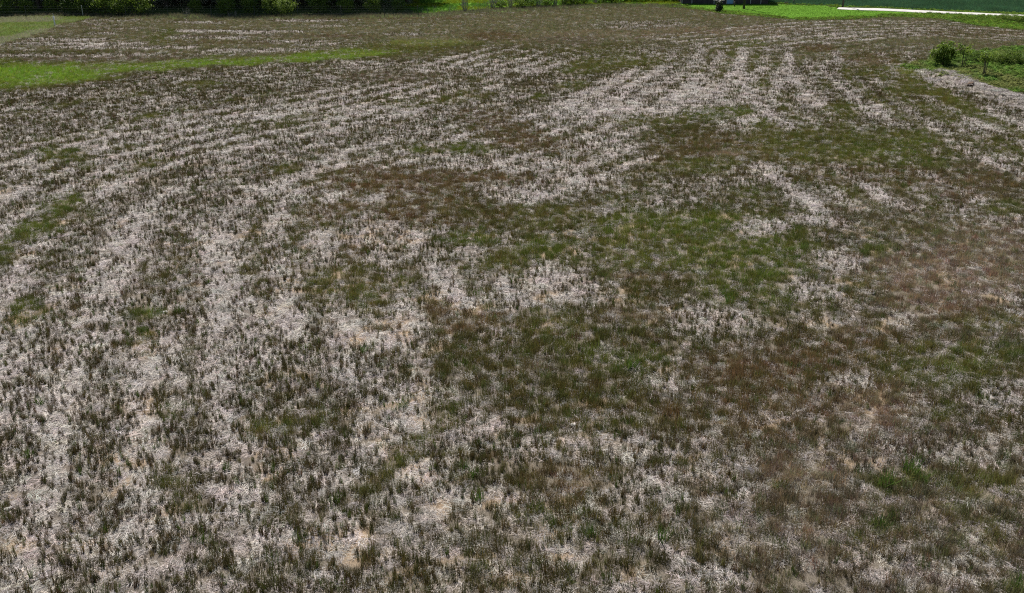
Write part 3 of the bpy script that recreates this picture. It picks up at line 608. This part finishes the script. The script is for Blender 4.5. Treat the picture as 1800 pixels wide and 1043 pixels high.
# ---- green ground cover beyond the field
def green(name, polyf, box, per, tint, label, cat, coll=C_TUFT, ids=(7, 10), sc=(.7, 1.2), var=.3, hf=1.0, tint2=None, f2=0.0):
    x, y = rnd_pts(*box, per); k = polyf(x, y); x, y = x[k], y[k]; n = len(x); pts, rot = finish(x, y, .12, .02)
    s = RNG.uniform(*sc, n); T = np.repeat(np.array(tint)[None], n, 0) * RNG.uniform(1 - var, 1 + var, (n, 1)) * (1 + RNG.normal(0, .08, (n, 3)))
    T *= (.75 + .5 * fbm(x / 2.5, y / 3.5, 91, 2))[:, None]
    if tint2 is not None:
        m = sstep(.5 - .1, .5 + .1, fbm(x / 3, y / 5, 95, 3) + f2); T = T * (1 - m[:, None]) + np.array(tint2) * RNG.uniform(.7, 1.3, (n, 1)) * m[:, None]
    print(name, n)
    return scatter(name, pts, rot, np.stack([s, s, s * hf], 1), RNG.integers(ids[0], ids[1], n), np.clip(T, .005, 1), coll, label, cat)
vm = view_mask
green('lawn_grass', lambda x, y: inside(x, y, LAWN_R) & vm(x, y), (20, 75, 105, 142), 34, (.105, .215, .022), 'short mown bright green grass on the lawn', 'grass', sc=(.25, .42), hf=.6, var=.2)
def in_verge(x, y): return (y > field_edge(x)) & ~inside(x, y, LAWN_R) & ~inside(x, y, CROP) & ~inside(x, y, PAST) & (seg_dist(x, y, road_c)[0] > ROAD_W / 2 + .1) & (x > 22) & vm(x, y)
green('verge_grass', in_verge, (22, 96, 80, 140), 15, (.14, .23, .03), 'rough green verge grass along the gravel road', 'grass', C_WEED, (0, 6), (.6, 1.1), .35, .6)
green('edge_grass', lambda x, y: (y > field_edge(x)) & (y < field_edge(x) + 6) & (x < 24) & ~inside(x, y, LAWN_L) & ~inside(x, y, PAST) & vm(x, y), (-84, 24, 110, 142), 12, (.16, .15, .09), 'pale dry grass fringe along the field edge', 'grass', ids=(4, 7), sc=(.7, 1.3))
green('crop_plants', lambda x, y: inside(x, y, CROP) & (y < 146) & vm(x, y), (35, 96, 98, 146), 16, (.085, .175, .082), 'dense dark blue-green crop beyond the road', 'crop', sc=(.8, 1.1), var=.2, hf=1.3)
green('pasture_grass', lambda x, y: inside(x, y, PAST) & (y < 150) & vm(x, y), (-18, 28, 118, 150), 12, (.115, .235, .028), 'bright green pasture grass behind the hedge', 'grass', sc=(.6, 1.0), tint2=(.24, .27, .02), f2=-.02)
green('corner_grass', lambda x, y: inside(x, y, LAWN_L) & vm(x, y), (-90, -40, 60, 122), 22, (.27, .33, .085), 'green grass in the corner beside the white post', 'grass', sc=(.3, .7), tint2=(.40, .37, .24), f2=.0)
green('weed_patch', lambda x, y: inside(x, y, WEEDS) & vm(x, y), (28, 80, 45, 100), 16, (.13, .215, .04), 'lush green weeds around the bushes at the right edge', 'weeds', C_WEED, (0, 6), (.4, 1.15), .5, .6, (.20, .22, .07), -.03)

# ---------------------------------------------------------------- trees and bushes
def trunk_mesh(name, h, r0, seed, limbs=7, mat='bark', lean=.05):
    r = random.Random(seed); m = MB(); pts = []; rad = []
    p = Vector((0, 0, -.2)); 
    for i in range(7):
        t = i / 6; pts.append(Vector((r.uniform(-1, 1) * lean * h * t * .4, r.uniform(-1, 1) * lean * h * t * .4, -.2 + (h * .85) * t))); rad.append(r0 * (1 - .75 * t) * (1.35 if i == 0 else 1))
    m.tube(pts, rad, 8)
    for k in range(limbs):
        i = r.randint(2, 5); a = r.uniform(0, 6.283); L = h * r.uniform(.18, .34); b = pts[i]; d = Vector((math.cos(a), math.sin(a), r.uniform(.25, .8)))
        m.tube([b, b + d * L * .5 + Vector((0, 0, .04 * L)), b + d * L + Vector((0, 0, .14 * L))], [rad[i] * .5, rad[i] * .3, rad[i] * .08], 5)
    return m.mesh(name, mat, True)
def crown_mesh(name, h, rx, z0, nclump, per, leaf, seed, mat, spread=.75, low=False):
    r = np.random.default_rng(seed); C = []
    for i in range(nclump):
        d = r.normal(size=3); d /= np.linalg.norm(d); rad = r.uniform(.25, 1) ** .5
        zc = (h + z0) / 2; hz = (h - z0) / 2
        c = np.array([d[0] * rx * rad, d[1] * rx * rad, zc + d[2] * hz * rad])
        C.append(c + r.normal(size=(per, 3)) * np.array([spread, spread, spread * .62]) * r.uniform(.6, 1.2))
    c = np.concatenate(C); c = c[c[:, 2] > .08]
    V, f, bv = leaf_quads(c, leaf, r)
    return mesh_np(name, V, f, mat, bv)
TREE = []
for i in range(3):
    TREE.append((trunk_mesh('trunk', 12 + i, .20 + .03 * i, 10 + i, 9), crown_mesh('crown', 12.5 + i, 4.0 + .3 * i, .9, 90, 110, .34, 20 + i, 'leaf_wood', .85)))
BUSH = []
for i in range(3):
    BUSH.append((trunk_mesh('stem', 2.4, .06, 40 + i, 7), crown_mesh('foliage', 3.2 + .3 * i, 1.7, .1, 42, 60, .17, 50 + i, 'leaf_bush', .38)))
LOW = []
for i in range(3):
    LOW.append((trunk_mesh('stem', 1.1, .03, 60 + i, 6), crown_mesh('foliage', 1.45 + .1 * i, .95, .02, 30, 60, .11, 70 + i, 'leaf_bush', .24)))
ORD = ['first', 'second', 'third', 'fourth', 'fifth', 'sixth', 'seventh', 'eighth', 'ninth', 'tenth', 'eleventh', 'twelfth', 'thirteenth', 'fourteenth', 'fifteenth', 'sixteenth', 'seventeenth', 'eighteenth', 'nineteenth', 'twentieth', 'twenty-first', 'twenty-second', 'twenty-third', 'twenty-fourth', 'twenty-fifth', 'twenty-sixth']
def plant(name, protos, k, loc, rz, sc, label, cat, group=None, parts=('trunk', 'crown'), sz=1.0):
    e = empty(name, loc, rz, sc); e.scale = (sc, sc, sc * sz); tag(e, label, cat, group)
    for pn, m in zip(parts, protos[k % len(protos)]): obj(pn, m, e)
    return e
def gz(x, y): return float(height(x, y))
rr = random.Random(5)
# the wood along the far left edge, front row then the row behind it
xs = np.linspace(-80, -15.5, 17)
for i, X in enumerate(xs):
    X += rr.uniform(-1, 1); Y = 131 + rr.uniform(-1.2, 1.8)
    plant('woodland_tree', TREE, i, (X, Y, gz(X, Y)), rr.uniform(0, 6.28), rr.uniform(.85, 1.1), 'dark broadleaf tree, %s from the left in the front row of the wood' % ORD[i], 'tree', 'trees in the front row of the wood')
for i, X in enumerate(np.linspace(-84, -17, 15)):
    X += rr.uniform(-1.5, 1.5); Y = 139 + rr.uniform(-1.5, 2)
    plant('woodland_tree', TREE, i + 1, (X, Y, gz(X, Y)), rr.uniform(0, 6.28), rr.uniform(1.0, 1.25), 'dark tree in the shaded second row of the wood, %s from the left' % ORD[i], 'tree', 'trees in the second row of the wood')
for i, X in enumerate(np.linspace(-86, -18, 12)):
    X += rr.uniform(-1.5, 1.5); Y = 148 + rr.uniform(-1.5, 2)
    plant('woodland_tree', TREE, i + 2, (X, Y, gz(X, Y)), rr.uniform(0, 6.28), rr.uniform(1.1, 1.35), 'tall tree deep inside the wood, %s from the left' % ORD[i], 'tree', 'trees deep inside the wood')
# bushes on the wood's edge
ub = [(12, 27, .8), (48, 26, .55), (92, 25, .5), (128, 26, .75), (158, 27, .8), (186, 27, .9), (216, 27, .95), (248, 27, .95), (345, 25, .5), (402, 27, .7), (438, 26, .6), (478, 28, .7), (506, 28, .75), (560, 26, .7), (610, 26, .6), (655, 26, .6), (700, 25, .55)]
for i, (px, py, sc) in enumerate(ub):
    p = at(px, py + (-.5 if px < 300 or 390 < px < 520 else -2.0))
    plant('edge_bush', BUSH, i, (p[0], p[1], gz(*p)), rr.uniform(0, 6.28), sc, 'leafy green bush, %s from the left along the edge of the wood' % ORD[i], 'bush', 'bushes on the edge of the wood', ('stem', 'foliage'))

# dead brush: upright twigs
def twig_mesh(name, n, h, spread, seed, r0=.018, fork=3):
    r = random.Random(seed); m = MB()
    for i in range(n):
        a = r.uniform(0, 6.283); d0 = spread * math.sqrt(r.random()); b = Vector((d0 * .4 * math.cos(a), d0 * .4 * math.sin(a), -.05)); H = h * r.uniform(.55, 1.1)
        e = Vector((d0 * math.cos(a) * 1.3, d0 * math.sin(a) * 1.3, H)); mid_ = (b + e) / 2 + Vector((r.uniform(-.1, .1), r.uniform(-.1, .1), 0)) * h
        m.tube([b, mid_, e], [r0, r0 * .75, r0 * .3], 4)
        for k in range(fork):
            s = mid_.lerp(e, r.uniform(0, .8)); f = s + Vector((r.uniform(-1, 1), r.uniform(-1, 1), r.uniform(.3, 1))) * h * .22; m.tube([s, f], [r0 * .5, r0 * .2], 4)
    return m.mesh(name, 'twig_grey')
DEAD = [twig_mesh('branches', 34, 1.7, .55, 80 + i) for i in range(3)]
DRYW = [twig_mesh('stalks', 9, 1.0, .45, 90 + i, .012, 2) for i in range(3)]
# scrubby hedge right of the wood
hedge = [(866, 15.5, 'd', .85), (880, 14.5, 'g', .75), (897, 14, 'd', .8), (913, 13.5, 'g', .8), (930, 12, 'g', 1.0), (946, 12, 'd', 1.0), (960, 10.8, 'g', 1.05), (976, 9.8, 'd', 1.0), (992, 9, 'g', 1.0), (1008, 8, 'g', 1.05), (1025, 7.5, 'g', .9), (1046, 6.5, 'd', 1.0), (1060, 5.5, 'g', .9), (1075, 5.6, 'g', 1.0), (1098, 3, 'g', 1.0), (1120, 2.5, 'g', 1.1), (1145, 2, 'g', 1.1), (1168, 2.5, 'g', 1.0), (1186, 4, 'g', .9)]
gi_ = di_ = 0
for i, (px, py, ty, sc) in enumerate(hedge):
    p = at(px, py)
    if ty == 'g':
        plant('hedge_bush', LOW, i, (p[0], p[1], gz(*p)), rr.uniform(0, 6.28), sc * 1.25, 'rounded green bush, %s green one from the left in the scrubby hedge' % ORD[gi_], 'bush', 'green bushes in the scrubby hedge', ('stem', 'foliage')); gi_ += 1
    else:
        e = empty('bare_shrub', (p[0], p[1], gz(*p)), rr.uniform(0, 6.28), sc * 1.15); tag(e, 'grey bare-twigged shrub, %s bare one from the left in the scrubby hedge' % ORD[di_], 'shrub', 'bare shrubs in the scrubby hedge'); obj('branches', DEAD[i % 3], e); di_ += 1
p = at(817, 20.5); e = empty('bare_shrub', (p[0], p[1], gz(*p)), .4, .95); tag(e, 'lone grey bare-twigged shrub standing in the bright pasture left of the hedge', 'shrub'); obj('branches', DEAD[1], e)
for i, (px, py, sc) in enumerate([(742, 24, .8), (752, 24, .7), (764, 23, .9), (774, 24, .7), (789, 22, .9), (800, 21.5, .8), (832, 19.5, .9), (842, 18, 1.1), (851, 17, 1.0), (858, 15, 1.1), (326, 30, .9), (331, 30.5, 1.1), (404, 30, .7), (413, 30.2, .8)]):
    p = at(px, py); e = empty('dry_weed', (p[0], p[1], gz(*p)), rr.uniform(0, 6.28), sc * 1.05)
    tag(e, ('grey dry weed stalks, %s from the left beside the bright pasture' % ORD[i]) if i < 10 else ('grey dry weed stalks in front of the dark wood, %s from the left there' % ORD[i - 10]), 'weed', 'dry weed stalks along the far field edge'); obj('stalks', DRYW[i % 3], e)

# right-hand cluster
def single(name, px, py, label, cat, stem, fol, group=None, rz=0, parts=('stem', 'foliage')):
    p = at(px, py); e = empty(name, (p[0], p[1], gz(*p)), rz); tag(e, label, cat, group)
    obj(parts[0], stem, e); obj(parts[1], fol, e); return e
def bush_shape(name, clumps, per, leaf, seed, mat, spread):
    r = np.random.default_rng(seed); c = np.concatenate([np.array(q[:3]) + r.normal(size=(int(per * q[3]), 3)) * spread * q[3] ** .5 for q in clumps]); c = c[c[:, 2] > .05]
    V, f, bv = leaf_quads(c, leaf, r); return mesh_np(name, V, f, mat, bv)
r_ = random.Random(3)
cl = [(r_.uniform(-.95, .95), r_.uniform(-.7, .7), r_.uniform(.75, 1.75), r_.uniform(.6, 1.2)) for _ in range(26)] + [(r_.uniform(-.5, .5), r_.uniform(-.4, .4), r_.uniform(.25, .8), 1) for _ in range(10)] + [(.55, 0, 2.0, .6), (-.15, 0, 1.95, .6), (-1.1, -.1, 1.2, .5)]
single('round_bush', 1656, 116, 'large rounded green bush at the left end of the weedy corner', 'bush', trunk_mesh('stem', 1.7, .05, 31, 8), bush_shape('foliage', [(a * .9, b * .9, c * .95, d * 1.0) for a, b, c, d in cl], 70, .15, 32, 'leaf_bush', .17))
def sapling(px, py, h, seed, label):
    r = random.Random(seed); m = MB(); tips = []
    for i in range(4):
        a = r.uniform(0, 6.283); b = Vector((.12 * math.cos(a), .12 * math.sin(a), -.1)); e = Vector((.28 * math.cos(a), .28 * math.sin(a), h * r.uniform(.75, 1))); m.tube([b, (b + e) / 2 + Vector((r.uniform(-.05, .05), 0, 0)), e], [.036, .028, .012], 5); tips.append(e)
    cl = [(t.x + r.uniform(-.25, .25), t.y + r.uniform(-.25, .25), t.z * r.uniform(.68, 1.0), .7) for t in tips for _ in range(3)]
    single('sapling', px, py, label, 'tree', m.mesh('stem', 'bark', True), bush_shape('crown', cl, 46, .14, seed, 'leaf_bush', .15), 'saplings in the weedy corner', parts=('stem', 'crown'))
sapling(1694, 118, 2.0, 11, 'slender leafy sapling just right of the large rounded bush'); sapling(1731, 133, 1.95, 12, 'small thin-stemmed sapling standing in front of the low bush row')
for i, (px, py, sc) in enumerate([(1715, 109, .85), (1738, 110, .8), (1757, 112, .9), (1778, 113, 1.0), (1798, 115, 1.0), (1822, 117, 1.0)]):
    p = at(px, py); plant('low_bush', LOW, i, (p[0], p[1], gz(*p)), rr.uniform(0, 6.28), sc * .72, 'low green bush, %s from the left in the row behind the saplings' % ORD[i], 'bush', 'low bushes in the weedy corner', ('stem', 'foliage'))
for i, (px, py, sc) in enumerate([(1765, 36, .55), (1778, 38.5, .6), (1790, 40, .6), (1804, 41, .6)]):
    p = at(px, py); plant('verge_bush', LOW, i, (p[0], p[1], gz(*p)), rr.uniform(0, 6.28), sc, 'small dark green bush on the road verge at far right, %s from the left' % ORD[i], 'bush', 'small bushes on the road verge', ('stem', 'foliage'))
# vine-covered stump with bleached branches
p = at(1262, 21.5); e = empty('vine_stump', (p[0], p[1], gz(*p)), 0, 1.35); tag(e, 'dark vine-covered stump with bleached dead branches at the lawn corner', 'stump')
m = MB(); m.tube([(0, 0, -.1), (.03, 0, .5), (0, .02, 1.0)], [.3, .26, .2], 9); m.build('stump', 'bark', e, smooth=True)
cl = [(r_.uniform(-.35, .35), r_.uniform(-.3, .3), r_.uniform(.12, 1.0), .8) for _ in range(16)]
obj('vines', bush_shape('vines', cl, 60, .12, 44, 'leaf_dark', .12), e)
m = MB(); q = random.Random(8)
for k in range(9):
    a = q.uniform(-.6, 3.6); d = Vector((math.cos(a) * .8, q.uniform(-.3, .3), q.uniform(.15, .6))); b = Vector((0, 0, .95)); m.tube([b, b + d * .5 + Vector((0, 0, .06)), b + d * q.uniform(.7, 1.05)], [.05, .035, .012], 5)
m.build('dead_branch', 'barn_trim', e)

# ---------------------------------------------------------------- barn
pL, pR = at0(1197, 5.8), at0(1350, 6.6); bw = float(np.linalg.norm(pR - pL)); ang = math.atan2(pR[1] - pL[1], pR[0] - pL[0])
barn = empty('barn', (pL[0], pL[1], gz(*pL) - .05), ang); tag(barn, 'long dark brown board barn with a pale blue door behind the lawn', 'barn')
EH, DP = 3.0, 8.0
DX = bw * (1283 - 1197) / (1350 - 1197)
def wall(x0, x1, y0, y1, horiz):
    m = MB(); n = max(1, int(round(((x1 - x0) if horiz else (y1 - y0)) / .3))); q = random.Random(int(x0 * 10 + y0))
    for i in range(n):
        d = q.uniform(0, .02)
        if horiz: a = x0 + (x1 - x0) * i / n; m.box(a + .008, x0 + (x1 - x0) * (i + 1) / n - .008, y0 - d, y1, 0, EH)
        else: a = y0 + (y1 - y0) * i / n; m.box(x0 - d, x1 + d, a + .008, y0 + (y1 - y0) * (i + 1) / n - .008, 0, EH)
    return m
wall(0, DX - .46, 0, .1, True).build('wall', 'barn_wall', barn); wall(DX + .46, bw, 0, .1, True).build('wall', 'barn_wall', barn)
wall(0, .1, .13, DP - .13, False).build('wall', 'barn_wall', barn); wall(bw - .1, bw, .13, DP - .13, False).build('wall', 'barn_wall', barn); wall(0, bw, DP - .1, DP, True).build('wall', 'barn_wall', barn)
m = MB(); m.box(DX - .46, DX + .46, .0, .1, 2.12, EH); m.build('wall', 'barn_wall', barn)
dr = MB().box(DX - .43, DX + .43, .0, .06, .06, 2.08).build('door', 'door_blue', barn)
MB().box(DX + .30, DX + .34, -.05, -.002, .98, 1.12).build('handle', 'steel_hinge', dr)
fr = MB(); fr.box(DX - .52, DX - .44, -.05, .02, 0, 2.2); fr.box(DX + .44, DX + .52, -.05, .02, 0, 2.2); fr.box(DX - .438, DX + .438, -.05, .02, 2.1, 2.2); fr.build('door_frame', 'barn_trim', barn)
for px in (1198.5, 1216, 1255, 1319, 1337):
    X = bw * (px - 1197) / 153.0; MB().box(X - .045, X + .045, -.14, -.03, -.05, EH - .02 if px != 1216 else 1.2).build('post', 'barn_trim', barn)
rf = MB(); ov = .6; zr = EH + 2.2
for (ya, za, yb_, zb) in ((-ov, EH - .25, DP / 2, zr), (DP + ov, EH - .25, DP / 2, zr)):
    b = len(rf.v); rf.v += [(-.5, ya, za), (bw + .5, ya, za), (bw + .5, yb_, zb), (-.5, yb_, zb), (-.5, ya, za + .12), (bw + .5, ya, za + .12), (bw + .5, yb_, zb + .12), (-.5, yb_, zb + .12)]
    rf.f += [(b, b+3, b+2, b+1), (b+4, b+5, b+6, b+7), (b, b+1, b+5, b+4), (b+1, b+2, b+6, b+5), (b+2, b+3, b+7, b+6), (b+3, b, b+4, b+7)]
rf.build('roof', 'barn_roof', barn)
for X in (.02, bw - .12):
    g_ = MB(); g_.v = [(X, .02, EH), (X, DP - .02, EH), (X, DP / 2, zr - .05), (X + .1, .02, EH), (X + .1, DP - .02, EH), (X + .1, DP / 2, zr - .05)]; g_.f = [(0, 1, 2), (5, 4, 3), (0, 3, 4, 1), (1, 4, 5, 2), (2, 5, 3, 0)]; g_.build('gable', 'barn_wall', barn)

# ---------------------------------------------------------------- poles, posts, fence
def upole(px, py, h, r, label):
    p = at(px, py); e = empty('utility_pole', (p[0], p[1], gz(*p)), .2); tag(e, label, 'pole', 'utility poles')
    MB().tube([(0, 0, -.3), (.0, 0, h * .5), (.02, 0, h)], [r, r * .85, r * .65], 10).build('pole', 'pole_wood', e, smooth=True)
    MB().box(-1.1, 1.1, -r - .1, -r * .8, h - .6, h - .47).build('crossarm', 'pole_wood', e)
    for X in (-1, -.4, .4, 1): MB().tube([(X, -r - .03, h - .47), (X, -r - .03, h - .33)], [.03, .05], 7).build('insulator', 'post_white', e)
upole(1307.5, 16.2, 9.0, .15, 'dark wooden utility pole in front of the barn lawn'); upole(1481, 14.2, 8.5, .13, 'dark wooden pole at the near end of the white gravel road')
def post(name, px, py, h, r, mat, label, cap=None, tip=None):
    p = at(px, py); e = empty(name, (p[0], p[1], gz(*p))); tag(e, label, 'post')
    MB().tube([(0, 0, -.2), (.0, 0, h * .5), (.01, 0, h)], r, 8).build('shaft', mat, e, smooth=True)
    if tip: MB().tube([(.01, 0, h - .02), (.0, .0, h + tip)], [r * .45, r * .35], 6).build('tip', 'post_steel', e)
    return e
post('marker_post', 97, 46.5, 1.12, .075, 'post_white', 'white marker post with thin steel tip in the grassy left corner', tip=.3)
post('short_post', 1291, 12, .75, .08, 'pole_wood', 'short dark wooden post on the lawn left of the utility pole')
post('short_post', 1395, 6.8, .55, .07, 'pole_wood', 'short dark wooden post at the crop edge right of the barn')
p = at(1383, 6.8); lg = MB(); lg.tube([(-.35, 0, .1), (.0, .02, .12), (.35, 0, .1)], [.10, .12, .10], 9); o = lg.build('log', 'dark_timber', None, (p[0], p[1], gz(*p) + .02), True); tag(o, 'short dark log lying at the lawn edge near the crop', 'log')
# wire fence along the wood
fence = empty('wire_fence', (0, 0, 0)); tag(fence, 'thin wire fence with steel posts along the dark wood', 'fence')
fx = [-200, -110, -30, 47, 146.5, 222, 296, 372, 448, 524, 600, 676, 735]; fpts = [at(px, 29.6 if px > 130 else 30.5) for px in fx]
for i, q in enumerate(fpts):
    MB().tube([(q[0], q[1], gz(*q) - .3), (q[0], q[1], gz(*q) + 1.35)], .045, 6).build('fence_post', 'post_steel' if fx[i] == 146.5 else 'post_dark', fence)
for hz in (.35, .7, 1.02, 1.28):
    MB().tube([(q[0], q[1] - .05, gz(*q) + hz) for q in fpts], .004, 4).build('wire', 'wire', fence)

# ---------------------------------------------------------------- small things on the field
def lump(name, px, py, r, mat, label, cat, seed, flat=.6, group=None):
    p = at(px, py); rg = np.random.default_rng(seed); n, mq = 14, 9; V = []
    for i in range(mq + 1):
        ph = math.pi * i / mq
        for j in range(n):
            th = 2 * math.pi * j / n; d = np.array([math.sin(ph) * math.cos(th), math.sin(ph) * math.sin(th), math.cos(ph)])
            k = r * (.72 + .55 * float(vnoise(d[0] * 1.7 + seed * 3, d[1] * 1.7 + d[2] * 2.1, seed)) + rg.normal(0, .03)); V.append((d[0] * k, d[1] * k, d[2] * k * flat + r * flat * .45))
    f = [(i * n + j, (i + 1) * n + j, (i + 1) * n + (j + 1) % n, i * n + (j + 1) % n) for i in range(mq) for j in range(n)]
    o = obj(name, mesh_np(name, V, f, mat), None, (p[0], p[1], gz(*p))); tag(o, label, cat, group); return o
lump('earth_clod', 1706, 151, .27, 'clod', 'brown lump of turned earth on the pale straw bank', 'clod', 1, .8); lump('earth_clod', 272, 139, .20, 'clod', 'small dark clod just below the bright green strip', 'clod', 2)
lump('earth_clod', 1745, 160.5, .22, 'clod', 'small brown clod near the right end of the straw bank', 'clod', 3)
lump('stone', 1007, 749, .085, 'stone', 'pale stone in the dark stubble in the centre foreground', 'stone', 4); lump('stone', 155, 532, .085, 'stone', 'pale stone on the flattened straw track at left', 'stone', 5); lump('stone', 291, 550, .08, 'stone', 'pale stone beside the green clump right of the straw track', 'stone', 6)
lump('stone', 14, 897, .08, 'stone', 'pale stone near the bottom left corner of the field', 'stone', 7); lump('stone', 1456, 166, .13, 'stone', 'pale stone between the curving tracks at upper right', 'stone', 8)
CL = []
for i in range(3):
    V, f, bv = blades(40, .13, .36, .016, .28, 700 + i, 3, .3); CL.append(mesh_np('clump', V, f, 'clump', np.clip(bv[:, 0] * .5, 0, 1)))
for i, (px, py, sc) in enumerate([(53, 805, .8), (398, 826, .7), (640, 620, .9), (708, 716, 1.0), (817, 825, .9), (832, 840, .8), (840, 880, .9), (912, 350, .8), (1110, 650, 1.2), (1040, 945, .9), (1165, 950, 1.0), (1280, 535, 1.1), (1555, 855, 1.2), (1600, 832, 1.3), (1625, 850, 1.0), (1548, 930, 1.0), (1790, 1035, 1.1), (72, 712, .8)]):
    p = at(px, py); o = obj('grass_clump', CL[i % 3], None, (p[0], p[1], gz(*p))); o.rotation_euler.z = rr.uniform(0, 6.28); o.scale = (sc * 1.15, sc * 1.15, sc * .95)
CLP = sorted([o for o in scene.objects if o.name.startswith('grass_clump')], key=lambda o: o.location.x / (o.location.y * .92 + 4.6))
for i, o in enumerate(CLP): tag(o, 'fresh green grass clump among the dry stubble, %s from the left' % ORD[i], 'grass clump', 'fresh green grass clumps in the stubble')
